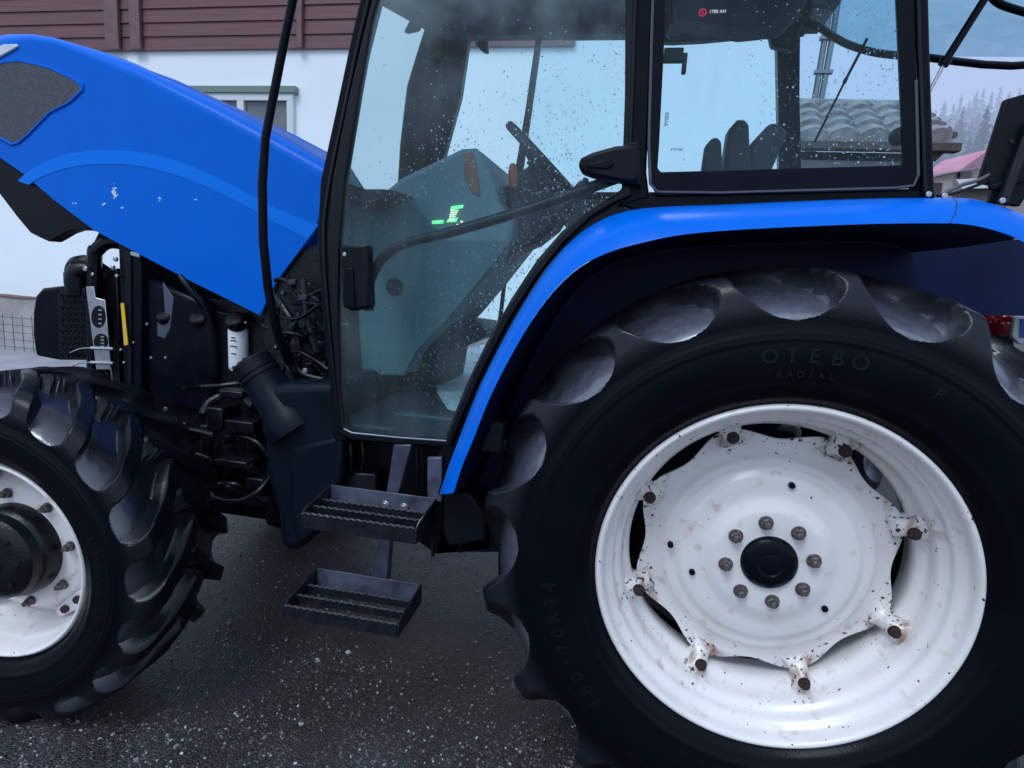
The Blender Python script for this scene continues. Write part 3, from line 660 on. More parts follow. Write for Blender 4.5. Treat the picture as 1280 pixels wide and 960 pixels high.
# middle pillar
bm = NB(); prism(bm, PL([(787, -70), (822, -70), (816, 0), (812, 120), (808, 215), (812, 248), (770, 258), (786, 243)], YC+.004), (0, .07, 0)); Bp = obj('middle_pillar', bm, BLACK, T, bev=.006)
rod('pillar_seal', [(795, -70, YC-.002), (794, 0, YC-.002), (790, 120, YC-.002), (787, 178, YC-.002)], .006, RUBBERSEAL, Bp, 8)
# lower rail of the rear side window + rear pillar
bm = NB(); prism(bm, PL([(775, 256), (812, 240), (825, 244), (960, 241), (1140, 236), (1170, 238), (1170, 250), (1000, 254), (860, 260), (800, 266)], YC+.006), (0, .07, 0)); obj('window_rail', bm, BLACK, T, bev=.005)
bm = NB(); prism(bm, PL([(1140, -70), (1160, -70), (1163, 60), (1166, 150), (1169, 248), (1152, 248), (1150, 150), (1146, 60)], YC-.002), (0, .08, 0)); rp = obj('rear_pillar', bm, BLACK, T, bev=.007, seg=3)
rod('pillar_seal', [(1146, -70, YC-.004), (1149, 60, YC-.004), (1153, 160, YC-.004), (1156, 240, YC-.004)], .005, RUBBERSEAL, rp, 8)
wo = [(815, -70), (812, 60), (809, 180), (811, 228), (820, 241), (900, 241), (1000, 239), (1120, 235), (1140, 233), (1148, 220), (1146, 120), (1142, -70)]
wi = [(833, -60), (830, 60), (824, 180), (822, 210), (826, 215), (900, 213), (1000, 210), (1110, 207), (1126, 206), (1129, 200), (1126, 120), (1118, -60)]
bm = NB(); ring_prism(bm, PL(wo, YC-.003), PL(wi, YC-.003), (0, .012, 0)); sw = obj('side_window', bm, BLACK, T, bev=.002)
bm = NB(); poly(bm, PL(wi, YC+.003)); swg = obj('window_glass', bm, GLASS, sw)
rod('window_seal', [(818, -70, YC-.006), (814, 60, YC-.006), (811, 180, YC-.006), (813, 230, YC-.006), (822, 240, YC-.006), (900, 241, YC-.006), (1120, 235, YC-.006), (1142, 232, YC-.006), (1148, 218, YC-.006), (1145, 100, YC-.006)], .004, mat('wet_seal', (.06, .065, .08), .22), sw, 6)
bm = NB(); c = P(1121, 172, YC+.03); disc_y(bm, c, .021, .02, 24); disc_y(bm, c+Vector((0, -.02, 0)), .017, .005, 24); obj('window_knob', bm, MATTE, sw, bev=.004)
bm = NB(); c = P(842, 42, YC+.03); disc_y(bm, c, .018, .02, 24); box(bm, c+Vector((.005, .01, -.05)), (.05, .02, .035)); box(bm, c+Vector((.035, .01, -.07)), (.012, .02, .05)); obj('window_stay', bm, MATTE, sw, bev=.003)
# stickers on the rear side window
bm = NB(); c = P(878.5, 15.5, YC+.001); n = 24
ring_prism(bm, [c+Vector((.0095*math.cos(2*PI*k/n), 0, .0095*math.sin(2*PI*k/n))) for k in range(n)], [c+Vector((.0068*math.cos(2*PI*k/n), 0, .0068*math.sin(2*PI*k/n))) for k in range(n)], (0, .0008, 0)); 
box(bm, c+Vector((-.001, .0004, .001)), (.0025, .0008, .008)); box(bm, c+Vector((.001, .0004, -.003)), (.005, .0008, .002))
sk = obj('round_sticker', bm, STKRED, sw)
bm = NB(); add_text(bm, '1788 AM', .011, .0003, Matrix.Translation(P(897, 14.5, YC+.001))@TX); obj('sticker_text', bm, STK, sk)
bm = NB(); add_text(bm, '9YSE0', .013, .0003, Matrix.Translation(P(833.5, 149, YC+.001))@TX@Matrix.Rotation(PI/2, 4, 'Z')); add_text(bm, 'E 971565', .008, .0003, Matrix.Translation(P(846, 187, YC+.001))@TX); obj('glass_marking', bm, MARK, sw)
# droplets of rain on both panes
def inside(p, pg):
    r = False; j = len(pg)-1
    for i in range(len(pg)):
        if (pg[i][1] > p[1]) != (pg[j][1] > p[1]) and p[0] < (pg[j][0]-pg[i][0])*(p[1]-pg[i][1])/(pg[j][1]-pg[i][1])+pg[i][0]: r = not r
        j = i
    return r
def drops(parent, pg, n, Y, dens):
    bm = NB(); rg = random.Random(len(pg)*7+n); k = 0; tries = 0
    xs = [p[0] for p in pg]; ys = [p[1] for p in pg]
    while k < n and tries < n*60:
        tries += 1
        p = (rg.uniform(min(xs), max(xs)), rg.uniform(max(0, min(ys)), max(ys)))
        if not inside(p, pg) or rg.random() > dens(*p): continue
        r = .0008+.0020*rg.random()**4; c = P(p[0], p[1], Y); st_ = rg.uniform(.9, 1.5)
        rows = [[c+Vector((r*math.cos(a)*math.cos(PI/2*t), -r*.55*math.sin(PI/2*t), st_*r*math.sin(a)*math.cos(PI/2*t))) for a in [2*PI*q_/7 for q_ in range(7)]] for t in (0, .45, .8)]
        V = grid(bm, rows, closed=True); bm.faces.new(V[-1]); bm.faces.new(V[0][::-1]); k += 1
    return tag(obj('rain_droplets', bm, WATER, parent, sharp=90), kind='stuff')
def clump(x, y, s=60): return .25+.75*max(0, min(1, .5+1.3*noise.noise(Vector((x/s, y/s, 3.1)))))
drops(door, dinner, 4600, YC+.0055, lambda x, y: clump(x, y)*min(1, max(.03, (y-100+(x-560)*.5)/240)))
drops(sw, wi, 800, YC+.0025, lambda x, y: clump(x, y, 40)*min(1, max(.08, (x-900)/150)))

# cab structure on the far side, roof and inside
YF = 1.68
bm = NB(); prism(bm, PL([(590, 18), (575, 120), (556, 190), (540, 240), (534, 330), (505, 330), (516, 235), (530, 150), (558, 40), (562, 10)], YF), (0, .06, 0)); obj('front_pillar', bm, BLACK, T, bev=.008)
bm = NB(); prism(bm, PL([(971, 20), (1001, 20), (1000, 120), (1003, 240), (975, 240), (973, 120)], YF), (0, .07, 0)); obj('rear_pillar', bm, BLACK, T, bev=.008)
bm = NB(); ring_prism(bm, PL([(671, 38), (985, 34), (985, 250), (640, 250)], YF), PL([(678, 44), (972, 40), (974, 240), (650, 240)], YF), (0, .02, 0)); 
tube(bm, [P(676, 40, YF-.01), P(648, 205, YF-.01), P(626, 392, YF-.01), P(618, 440, YF-.01)], .012, 8)
fw_ = obj('side_window', bm, BLACK, T, bev=.002)
bm = NB(); poly(bm, PL([(678, 44), (972, 40), (974, 300), (642, 300)], YF+.01)); obj('window_glass', bm, GLASSF, fw_)
bm = NB(); prism(bm, PL([(690, 248), (1010, 236), (1010, 420), (760, 420), (740, 330)], YF), (0, .05, 0)); obj('far_side_panel', bm, INNER, T, bev=.005)
# windscreen between the two front pillars
a0, a1 = P(424, 250, YC+.05), P(486, -60, YC+.05); b0, b1 = P(520, 235, YF), P(566, 12, YF)
a00 = P(426, 330, YC+.05); b00 = P(515, 300, YF)
bm = NB(); grid(bm, [[a00, b00], [a0, b0], [a1, b1]]); ws = obj('windscreen', bm, GLASSF, T)
rod('wiper', [(452, 215, .9), (470, 120, 1.1), (500, 40, 1.3)], .006, RUBBERSEAL, ws, 8)
rod('exhaust_pipe', [(532, -20, 1.75), (520, 60, 1.72), (512, 160, 1.72), (498, 250, 1.72), (486, 330, 1.72)], [.06, .062, .064, .064, .06], mat('grey_exhaust', (.10, .11, .13), .5, metal=.5, var=(12, .7, (.05, .055, .06))), T, 20)
mr_ = slab('mirror', [(594, 42), (610, 40), (610, 66), (604, 65), (594, 56)], 1.75, .03, BLACK, T, .006)
# roof
bm = NB(); box(bm, (-.62, .95, 2.74), (1.9, 1.72, .10)); roof = obj('cab_roof', bm, BLUE, T, bev=.03)
bm = NB(); box(bm, (-.62, .95, 2.672), (1.84, 1.6, .024)); 
box(bm, (-.62, 1.66, 2.655), (1.7, .08, .05)); obj('headliner', bm, LINER, roof, bev=.006)
slab('rear_lining', [(800, -80), (1010, -80), (1018, 10), (1008, 26), (1000, 40), (1002, 52), (995, 62), (965, 57), (962, 42), (880, 50), (840, 52), (800, 50)], 1.45, .06, INNER, roof, .012)
slab('roof_console', [(840, -70), (1000, -70), (1012, 0), (985, 28), (930, 34), (845, 20)], 1.2, .18, LINER, roof, .02)
# raised rear window
g0 = [Vector((.20, .33, 2.57)), Vector((1.25, .33, 2.56)), Vector((1.25, 1.58, 2.50)), Vector((.66, 1.58, 2.508)), Vector((.42, 1.55, 2.535)), Vector((.25, 1.50, 2.60)), Vector((.10, 1.40, 2.66))]
bm = NB(); tube(bm, smooth_path(g0+[g0[0]], 6), .016, 10); rwn = obj('rear_window', bm, BLACK, T)
bm = NB(); poly(bm, g0); obj('window_glass', bm, GLASSR, rwn)
rod('window_handle', [(1238, -6, 1.2), (1252, 6, 1.2), (1290, 18, 1.2), (1330, 30, 1.2)], .014, BLACK, rwn, 10, 4)
def strut(nm, pts, par):
    a, m_, b2_ = [P(*p) for p in pts]
    o_ = None
    bm = NB(); r_ = .0105 if nm else .006; tube(bm, [a, m_], r_, 12); tube(bm, [m_, m_+(m_-a).normalized()*.02], r_*1.35, 12); o_ = obj('gas_strut', bm, BLACK, par)
    bm = NB(); tube(bm, [m_, b2_], .005, 10); obj('strut_rod', bm, STEEL if nm else BLACK, o_); return o_
strut(1, [(1240, -16, .55), (1184, 73, .55), (1150, 136, .55)], T)
strut(0, [(1084, 48, 1.52), (1058, 98, 1.54), (1018, 178, 1.56)], T)

# dash, steering column, levers
DASHU = mat('grey_moulded_hood', (.19, .27, .30), .55, var=(5, .6, (.14, .21, .24)))
dash = slab('dashboard', [(576, 185), (594, 184), (604, 192), (614, 215), (622, 250), (640, 275), (640, 300), (600, 352), (560, 400), (520, 440), (506, 470), (452, 470), (448, 400), (446, 300), (460, 255), (500, 222)], .70, .55, DASHU, T, .02)
slab('dash_seam', [(446, 272), (490, 250), (508, 240), (512, 250), (560, 300), (640, 300), (600, 352), (560, 400), (520, 440), (506, 470), (452, 470), (448, 400)], .694, .02, TEAL, dash, .006)
bm = NB(); c = P(493, 358, .692); disc_y(bm, c, .033, .006, 28); 
for k in range(5): box(bm, c+Vector((0, -.008, -.02+.01*k)), (.05, .006, .003))
obj('air_vent', bm, INNER, dash, bev=.002)
slab('warning_label', [(580, 192), (590, 190), (596, 212), (600, 245), (590, 240), (580, 222)], .695, .004, mat('faded_orange_label', (.32, .13, .09), .6), dash, .001)
slab('dash_top_cover', [(424, 246), (440, 236), (480, 236), (500, 240), (460, 258), (428, 262)], .55, .3, INNER, dash, .01)
for (pts, m_) in (([(540, 276), (554, 275), (554, 279), (540, 280)], LCD), ([(564, 258), (579, 256), (578, 260), (563, 262)], LCD), ([(560, 274), (572, 272), (570, 277), (558, 278)], LCD)):
    slab('mirrored_readout', pts, .690, .003, m_, dash, 0)  # glowing bars added for a display mirrored in the glass
bm = NB()
for k in range(6): box(bm, P(568-.8*k, 263+2.4*k, .690), (.028-.002*k, .003, .004))
for px, py in ((577, 277), (572, 281)): box(bm, P(px, py, .69), (.008, .003, .006))
obj('mirrored_readout', bm, LCDW, dash)
slab('steering_column', [(640, 268), (668, 245), (706, 232), (716, 245), (692, 285), (668, 304), (639, 317), (577, 381), (552, 430), (540, 480), (506, 474), (530, 420), (585, 345)], .82, .22, INNER, T, .02)
slab('pedal_box', [(510, 440), (560, 402), (600, 408), (610, 418), (585, 432), (556, 440), (546, 500), (440, 510), (440, 470)], .95, .4, INNER, T, .02)
bm = NB(); box(bm, (-.86, .95, .975), (.95, 1.42, .04)); box(bm, (-.95, .26, 1.0), (.36, .06, .1)); flo = obj('cab_floor', bm, INNER, T, bev=.01)
def PZ(x, y, z):
    d = rt*((x-640)/F)-up*((y-480)/F)+fw; return CAM+d*((z-CAM.z)/d.z)
bm = NB(); prism(bm, [PZ(x, y, .999) for x, y in ((548, 462), (568, 442), (600, 432), (650, 430), (650, 505), (590, 520), (560, 512), (546, 490))], (0, 0, .002)); obj('ground_patch', bm, mat('pale_ground_patch', (.6, .68, .72), .5, var=(9, .8, (.25, .3, .34))), flo)  # pale sheet added where ground shows through the far door
bm = NB(); c = Vector((-.815, .95, 1.93)); nrm = Vector((.68, .0, .73)).normalized(); u_ = Vector((0, 1, 0)); v_ = nrm.cross(u_)
ring = [c+(u_*math.cos(2*PI*k/48)+v_*math.sin(2*PI*k/48))*.185 for k in range(48)]
tube(bm, ring+[ring[0]], .017, 10, cap=False)
for k in range(3):
    a = 2*PI*k/3+.4; tube(bm, [c-nrm*.04, c+(u_*math.cos(a)+v_*math.sin(a))*.175], .012, 8)
tube(bm, [c-nrm*.04, c-nrm*.32], [.03, .045], 12); tube(bm, [c-nrm*.05, c+nrm*.0], .045, 16); obj('steering_wheel', bm, INNER, T)
for (pts, kx, ky, m_) in (([(648, 268), (642, 232)], 641, 208, ORANGE), ([(700, 262), (716, 245)], 722, 238, INNER), ([(690, 270), (704, 268)], 708, 274, INNER)):
    bm = NB(); q_ = [P(px, py, .80) for px, py in pts]; tube(bm, q_, .008, 8); lv = obj('lever', bm, INNER, T)
    bm = NB(); k0 = q_[-1]; dd = (P(kx, ky, .80)-k0).normalized(); tube(bm, [k0-dd*.01, k0, k0+dd*.05, k0+dd*.075, k0+dd*.08], [.012, .018, .018, .012, .004], 12); obj('lever_knob', bm, m_, lv)
slab('wheel_hub_cover', [(632, 232), (660, 205), (690, 215), (712, 240), (690, 262), (650, 272), (630, 258)], .86, .1, INNER, T, .02)
# seat with its arm rests
bm = NB(); box(bm, (-.12, .95, 1.68), (.5, .5, .14)); box(bm, (-.1, .95, 1.35), (.3, .3, .55)); seat = obj('seat', bm, INNER, T, bev=.04, seg=3)
slab('arm_rest', [(876, 225), (882, 182), (890, 172), (898, 171), (902, 178), (904, 225)], .62, .07, INNER, seat, .012)
slab('back_pad', [(902, 225), (912, 160), (922, 149), (932, 147), (937, 156), (939, 225)], .72, .12, INNER, seat, .016)
slab('side_pad', [(934, 225), (936, 182), (962, 154), (972, 153), (986, 164), (976, 186), (960, 225)], .85, .10, LINER, seat, .012)

# ---------------------------------------------------------------- fender
U = [(551, 614), (562, 580), (576, 543), (598, 488), (622, 438), (652, 384), (682, 338), (712, 303), (744, 279), (782, 264), (830, 258.5), (900, 256), (1000, 251.5), (1100, 248), (1187, 247)]
Lw = [(567, 616), (578, 582), (592, 548), (612, 498), (636, 450), (664, 402), (694, 362), (726, 333), (762, 315), (800, 304), (848, 294), (910, 288), (1005, 283), (1100, 279.5), (1187, 279)]
U2 = [(1188.5, 247), (1215, 248.5), (1245, 256), (1275, 266), (1310, 282), (1350, 306), (1400, 345), (1450, 400), (1490, 470)]
L2 = [(1188.5, 279), (1212, 281), (1240, 287), (1268, 297), (1300, 314), (1336, 338), (1380, 375), (1424, 425), (1460, 490)]
def fender(nm, Up, Lo, m, par):
    u_ = smooth_path(PL(Up, YC-.012), 4); l_ = smooth_path(PL(Lo, .035), 4)
    rows = []
    cx = Vector((.05, 0, .9))
    for t in range(7):
        a = t/6
        rows.append([l.lerp(u, a)+Vector((0, -.022*math.sin(a*PI)**.8, 0))+(l-cx).normalized()*.010*math.sin(a*PI) for l, u in zip(l_, u_)])
    inn = [l+Vector((0, .03, 0))-(l-cx).normalized()*.004 for l in l_]
    lip = [l+Vector((0, .008, 0))-(l-cx).normalized()*.008 for l in l_]
    top = [u+Vector((0, .06, 0)) for u in u_]
    bm = NB(); grid(bm, rows); return obj(nm, bm, m, par, sharp=60)
fen = fender('fender', U, Lw, BLUE, T)
fe2 = fender('fender_extension', U2, L2, BLUE, T)
bm = NB(); o_ = PL(U[:10], YC+.024); i_ = PL([(p[0]+(p[0]-985)/math.hypot(p[0]-985, p[1]-719)*17, p[1]+(p[1]-719)/math.hypot(p[0]-985, p[1]-719)*17) for p in U[:10]], YC+.024)
grid(bm, [[p+Vector((0, -.034, 0)) for p in o_], o_, i_]); obj('fender_seal', bm, RUBBERSEAL, fen)
# inner skin of the wheel arch
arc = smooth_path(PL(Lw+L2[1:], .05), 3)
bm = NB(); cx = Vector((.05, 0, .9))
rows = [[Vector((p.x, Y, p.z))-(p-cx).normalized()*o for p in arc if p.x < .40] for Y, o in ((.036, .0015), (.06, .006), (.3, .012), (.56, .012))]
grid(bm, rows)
obj('fender_lining', bm, BLUE_SHADE, fen)
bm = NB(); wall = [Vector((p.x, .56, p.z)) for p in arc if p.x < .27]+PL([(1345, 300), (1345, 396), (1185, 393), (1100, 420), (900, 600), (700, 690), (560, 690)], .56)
prism(bm, wall, (0, .02, 0)); obj('wheel_arch_wall', bm, BLUE_SHADE, fen)
# folding board and brackets on the fender
bd_ = slab('folding_board', [(1257, 124), (1300, 112), (1312, 200), (1275, 258), (1237, 253), (1243, 232), (1224, 228)], .36, .02, MATTE, T, .003)
slab('board_post', [(1286, 150), (1296, 150), (1262, 256), (1248, 254)], .335, .022, STEP, bd_, .004)
slab('board_fold', [(1236, 232), (1300, 216), (1300, 222), (1240, 238)], .35, .01, BLACK, bd_, .002)
bm = NB(); disc_y(bm, P(1264, 177, .36), .005, .004, 10); obj('bolt', bm, RUST, bd_)
rod('cable', [(1176, 244, .3), (1200, 232, .33), (1230, 222, .36), (1262, 196, .38), (1290, 180, .4)], .005, mat('grey_cable', (.12, .12, .13), .5), bd_, 8, 5)
rod('cable', [(1172, 245, .28), (1195, 241, .3), (1236, 226, .35)], .004, RUBBERSEAL, bd_, 8, 4)
for px, py in ((1160, 243), (1180, 245), (1252, 251)):
    bm = NB(); disc_y(bm, P(px, py, YC-.02), .007, .006, 10); obj('bolt', bm, STEEL, bd_, bev=.001)
# tail lamp and number board seen under the fender
tb = slab('lamp_bracket', [(1226, 380), (1268, 380), (1268, 436), (1226, 436)], .76, .04, MATTE, T, .004)
bm = NB(); c = P(1252, 404, .74); lathe(bm, [(0, -.05), (.02, -.048), (.036, -.036), (.044, -.015), (.045, .02)], 28, c); obj('tail_lamp', bm, RED, tb)
bm = NB(); prism(bm, PL([(1268, 396), (1300, 396), (1300, 432), (1274, 430), (1265, 420)], .68), (0, .02, 0)); nb = obj('number_board', bm, PLATE, T, bev=.003)
slab('blue_band', [(1276, 399), (1290, 399), (1290, 423), (1275, 422)], .677, .003, PLBLUE, nb, 0)

# ================================================================== SETTING
def S(name, bm, m, bev=0): return tag(obj(name, bm, m, None, bev), kind='structure')
# ground
def ground_mat():
    m = mat('wet_gravelly_asphalt', (.02, .02, .025), .4)
    nt = m.node_tree; b = nt.nodes['Principled BSDF']; tc = nt.nodes[m['tc']]
    def nz(t, s, **k):
        n = nt.nodes.new(t); n.inputs['Scale'].default_value = s
        for a, v in k.items(): n.inputs[a].default_value = v
        nt.links.new(tc.outputs['Object'], n.inputs['Vector']); return n
    def mr(src, a, c, lo=0., hi=1.):
        r = nt.nodes.new('ShaderNodeMapRange'); 
        for i, v in enumerate((a, c, lo, hi)): r.inputs[i+1].default_value = v
        nt.links.new(src, r.inputs[0]); return r.outputs[0]
    def mix(fac, A, B):
        x = nt.nodes.new('ShaderNodeMix'); x.data_type = 'RGBA'
        if isinstance(fac, float): x.inputs[0].default_value = fac
        else: nt.links.new(fac, x.inputs[0])
        for s, v in ((6, A), (7, B)):
            if isinstance(v, tuple): x.inputs[s].default_value = (*v, 1)
            else: nt.links.new(v, x.inputs[s])
        return x.outputs[2]
    patch = nz('ShaderNodeTexNoise', 2.1, Detail=9, Roughness=.65)
    v1 = nz('ShaderNodeTexVoronoi', 130); v2 = nz('ShaderNodeTexVoronoi', 300)
    hsv = nt.nodes.new('ShaderNodeSeparateColor'); nt.links.new(v1.outputs['Color'], hsv.inputs[0])
    hs2 = nt.nodes.new('ShaderNodeSeparateColor'); nt.links.new(v2.outputs['Color'], hs2.inputs[0])
    c = mix(mr(patch.outputs['Fac'], .38, .66), (.0045, .0036, .0038), (.036, .032, .037))
    damp = nz('ShaderNodeTexNoise', .75, Detail=6, Roughness=.6); dm = mr(damp.outputs['Fac'], .44, .62)
    c = mix(dm, c, (.0085, .0062, .0058))
    def mulf(a, b_):
        x = nt.nodes.new('ShaderNodeMath'); x.operation = 'MULTIPLY'; nt.links.new(a, x.inputs[0]); nt.links.new(b_, x.inputs[1]); return x.outputs[0]
    gr_ = nz('ShaderNodeTexNoise', 3.3, Detail=5, Roughness=.6); gm_ = mulf(mr(dm, 0., 1., 1., .25), mr(gr_.outputs['Fac'], .40, .62, .15, 1.))
    c = mix(mulf(mr(hs2.outputs[0], .62, 1., 0, .8), gm_), c, (.15, .14, .15))
    c = mix(mulf(mr(hsv.outputs[0], .88, .99, 0, .8), gm_), c, (.30, .285, .29))
    brown = nz('ShaderNodeTexNoise', .9, Detail=4)
    c = mix(mr(brown.outputs['Fac'], .52, .68, 0, .55), c, (.030, .016, .012))
    nt.links.new(c, b.inputs['Base Color'])
    rg0 = nt.nodes.new('ShaderNodeMath'); rg0.operation = 'SUBTRACT'; nt.links.new(mr(patch.outputs['Fac'], .35, .65, .30, .58), rg0.inputs[0]); nt.links.new(mr(dm, 0., 1., 0., .20), rg0.inputs[1]); nt.links.new(rg0.outputs[0], b.inputs['Roughness'])
    b1 = nt.nodes.new('ShaderNodeBump'); b1.inputs['Strength'].default_value = .8; b1.inputs['Distance'].default_value = .006; b1.invert = True
    nt.links.new(v1.outputs['Distance'], b1.inputs['Height'])
    b2 = nt.nodes.new('ShaderNodeBump'); b2.inputs['Strength'].default_value = .6; b2.inputs['Distance'].default_value = .003; b2.invert = True
    nt.links.new(v2.outputs['Distance'], b2.inputs['Height']); nt.links.new(b1.outputs[0], b2.inputs['Normal'])
    nt.links.new(b2.outputs[0], b.inputs['Normal'])
    return m
GM = ground_mat()
def gz(x): return -.012+.0283*max(-5.5, min(.4, x))
bm = NB(); grid(bm, [[Vector((x, y, gz(x))) for x in (-400, -5.5, -4, -2.4, -1, 0, .4, 400)] for y in (-400, 400)]); S('ground', bm, GM)
bm = NB(); box(bm, (-3, 5.35, -.10), (26, 1.9, .22)); S('concrete_apron', bm, mat('pale_concrete', (.34, .34, .36), .5, bump=(30, .2, .01), var=(2.5, .8, (.22, .22, .24))), .004)
# loose stones
SM = bpy.data.materials.new('loose_stone'); SM.use_nodes = True; nt = SM.node_tree; b = nt.nodes['Principled BSDF']; b.inputs['Roughness'].default_value = .55
g = nt.nodes.new('ShaderNodeNewGeometry'); cr = nt.nodes.new('ShaderNodeValToRGB'); cr.color_ramp.elements[0].color = (.035, .032, .033, 1); cr.color_ramp.elements[1].color = (.62, .60, .60, 1); cr.color_ramp.elements[1].position = 1
e_ = cr.color_ramp.elements.new(.7); e_.color = (.18, .17, .17, 1)
nt.links.new(g.outputs['Random Per Island'], cr.inputs[0]); nt.links.new(cr.outputs[0], b.inputs['Base Color'])
bm = NB(); rg = random.Random(11)
for k in range(15000):
    x = rg.uniform(-3.2, .6); y = rg.uniform(-.75, 2.2) if k % 3 else rg.uniform(-.6, .6)
    s = .0018+.0050*rg.random()**2.5+(.007*rg.random() if k % 40 == 0 else 0)
    cl = noise.noise(Vector((x*2.2, y*2.2, 0)))
    if cl < rg.uniform(-.7, .2): continue
    rot = Matrix.Rotation(rg.random()*6, 3, 'Z')
    top = [Vector((s*rg.uniform(.4, .8)*math.cos(a), s*rg.uniform(.4, .8)*math.sin(a), s*rg.uniform(.5, .9))) for a in (0, 1.6, 3.1, 4.7)]
    base = [Vector((s*rg.uniform(.8, 1.3)*math.cos(a), s*rg.uniform(.7, 1.2)*math.sin(a), 0)) for a in (.1, 1.5, 3.2, 4.6)]
    V = [bm.verts.new(rot@v+Vector((x, y, gz(x)-.0005))) for v in base+top]
    bm.faces.new(V[4:])
    for i in range(4): bm.faces.new((V[i], V[(i+1) % 4], V[4+(i+1) % 4], V[4+i]))
tag(obj('loose_gravel', bm, SM, None, sharp=20), 'scattered pale gravel lying on the wet dark yard', 'gravel', kind='stuff')

# building behind
hb = bpy.data.objects.new('house', None); COL.objects.link(hb); hb.location = (-6, 6.5, 0); WL['house'] = Vector(hb.location)
tag(hb, 'white rendered house with red-brown timber siding on the upper storey', 'house')
XR = P(985, 150, 6.5).x
WW = mat('white_render', (.88, .93, .96), .8, bump=(40, .15, .01), var=(.8, .5, (.76, .81, .86)))
bm = NB(); box(bm, ((-20+XR)/2, 9.5, 2.3), (XR+20, 6, 4.0)); obj('wall', bm, WW, hb)
SID = mat('red_brown_boards', (.17, .075, .078), .65, bump=(12, .3, .01), var=(3, .8, (.11, .045, .048)))
_n = SID.node_tree; _m = _n.nodes.new('ShaderNodeMapping'); _m.inputs['Scale'].default_value = (.35, 4, 14)
_n.links.new(_n.nodes[SID['tc']].outputs['Object'], _m.inputs[0])
for _x in _n.nodes:
    if _x.type == 'TEX_NOISE': _n.links.new(_m.outputs[0], _x.inputs['Vector'])
bm = NB(); z = 4.235
XS = P(720, 40, 6.5).x
for k in range(12):
    prism(bm, [Vector((-20, 6.47, z)), Vector((-20, 6.455, z)), Vector((-20, 6.475, z+.185)), Vector((-20, 6.49, z+.185))], (XS+20, 0, 0)); z += .176
sd = obj('siding', bm, SID, hb, sharp=20)
bm = NB()
box(bm, ((-20+XS)/2, 9.4, 5.36), (XS+20, 5.8, 2.1)); obj('upper_wall', bm, SID, sd)
for px0, px1 in ((132, 149), (163, 176), (371, 378)):
    a = P(px0, 40, 6.42).x; c_ = P(px1, 40, 6.42).x; bm = NB(); box(bm, ((a+c_)/2, 6.425, 5.35), (c_-a, .05, 2.24)); obj('trim_board', bm, mat('trim_brown', (.20, .105, .11), .6, var=(5, .6, (.10, .05, .055))), sd, .006)
bm = NB(); prism(bm, [Vector((-20.4, 6.0, 6.35)), Vector((-20.4, 9.5, 8.3)), Vector((-20.4, 13, 6.35))], (XS+20.8, 0, 0)); obj('roof', bm, mat('dark_roof', (.05, .05, .055), .7), hb)
o = PL([(236, 109), (366, 112), (363, 200), (236, 200)], 6.44)
x0, x1, z1, z0 = o[0].x, o[1].x, o[0].z, P(300, 215, 6.44).z
bm = NB(); box(bm, ((x0+x1)/2, 6.46, z1-.03), (x1-x0+.1, .1, .09)); wn = obj('window', bm, mat('grey_green_trim', (.16, .24, .2), .5), hb, .008)
WFM = mat('white_window_frame', (.66, .70, .72), .4)
bm = NB(); wd = .09
for (xa, xb, za, zb) in ((x0, x1, z1-.075-wd, z1-.075), (x0, x1, z0, z0+wd), (x0, x0+wd, z0+wd, z1-.075-wd), (x1-wd, x1, z0+wd, z1-.075-wd), ((x0+x1)/2-.05, (x0+x1)/2+.05, z0+wd, z1-.075-wd)):
    box(bm, ((xa+xb)/2, 6.47, (za+zb)/2), (xb-xa, .07, zb-za))
obj('frame', bm, WFM, wn, .004)
bm = NB(); box(bm, ((x0+x1)/2, 6.492, (z0+z1)/2), (x1-x0-.1, .012, z1-z0-.1)); obj('pane', bm, mat('dark_window_pane', (.10, .12, .13), .08, var=(3, .6, (.2, .22, .23))), wn)
# pale stone wall at the foot of the house
bm = NB(); n = 60; rows = []
for i in range(n+1):
    x = -16+17*i/n; rows.append(x)
stn = [Vector((x, 6.30, .70+.035*noise.noise(Vector((x*1.7, 0, 0)))+.02*noise.noise(Vector((x*6, 3, 0))))) for x in rows]
grid(bm, [[Vector((p.x, 6.30, -.25)) for p in stn], stn, [p+Vector((0, .30, .01)) for p in stn], [Vector((p.x, 6.6, -.25)) for p in stn]])
stw = tag(obj('stone_wall', bm, mat('pale_stone', (.40, .37, .37), .8, bump=(14, .5, .02), var=(4, .8, (.27, .24, .23))), None, sharp=30), 'low pale stone wall along the foot of the white house', 'wall')
bm = NB(); grid(bm, [[p+Vector((0, -.012, .0)) for p in stn], [p+Vector((0, -.012, .022)) for p in stn], [p+Vector((0, .32, .03)) for p in stn]]); obj('coping', bm, mat('brown_coping', (.13, .085, .075), .8), stw)
# wire mesh fence
bm = NB(); Yf = 5.7
for i in range(62):
    x = -14+.165*i; tube(bm, [(x, Yf, 0), (x+.006, Yf, .52 if i % 7 else .60)], .0045, 5)
for z in (.06, .165, .27, .375, .48): tube(bm, [(-14, Yf-.006, z), (-3.8, Yf-.006, z)], .004, 5)
tag(obj('wire_fence', bm, mat('rusty_wire', (.05, .042, .045), .6)), 'low welded wire mesh panel in front of the pale stone wall', 'fence')

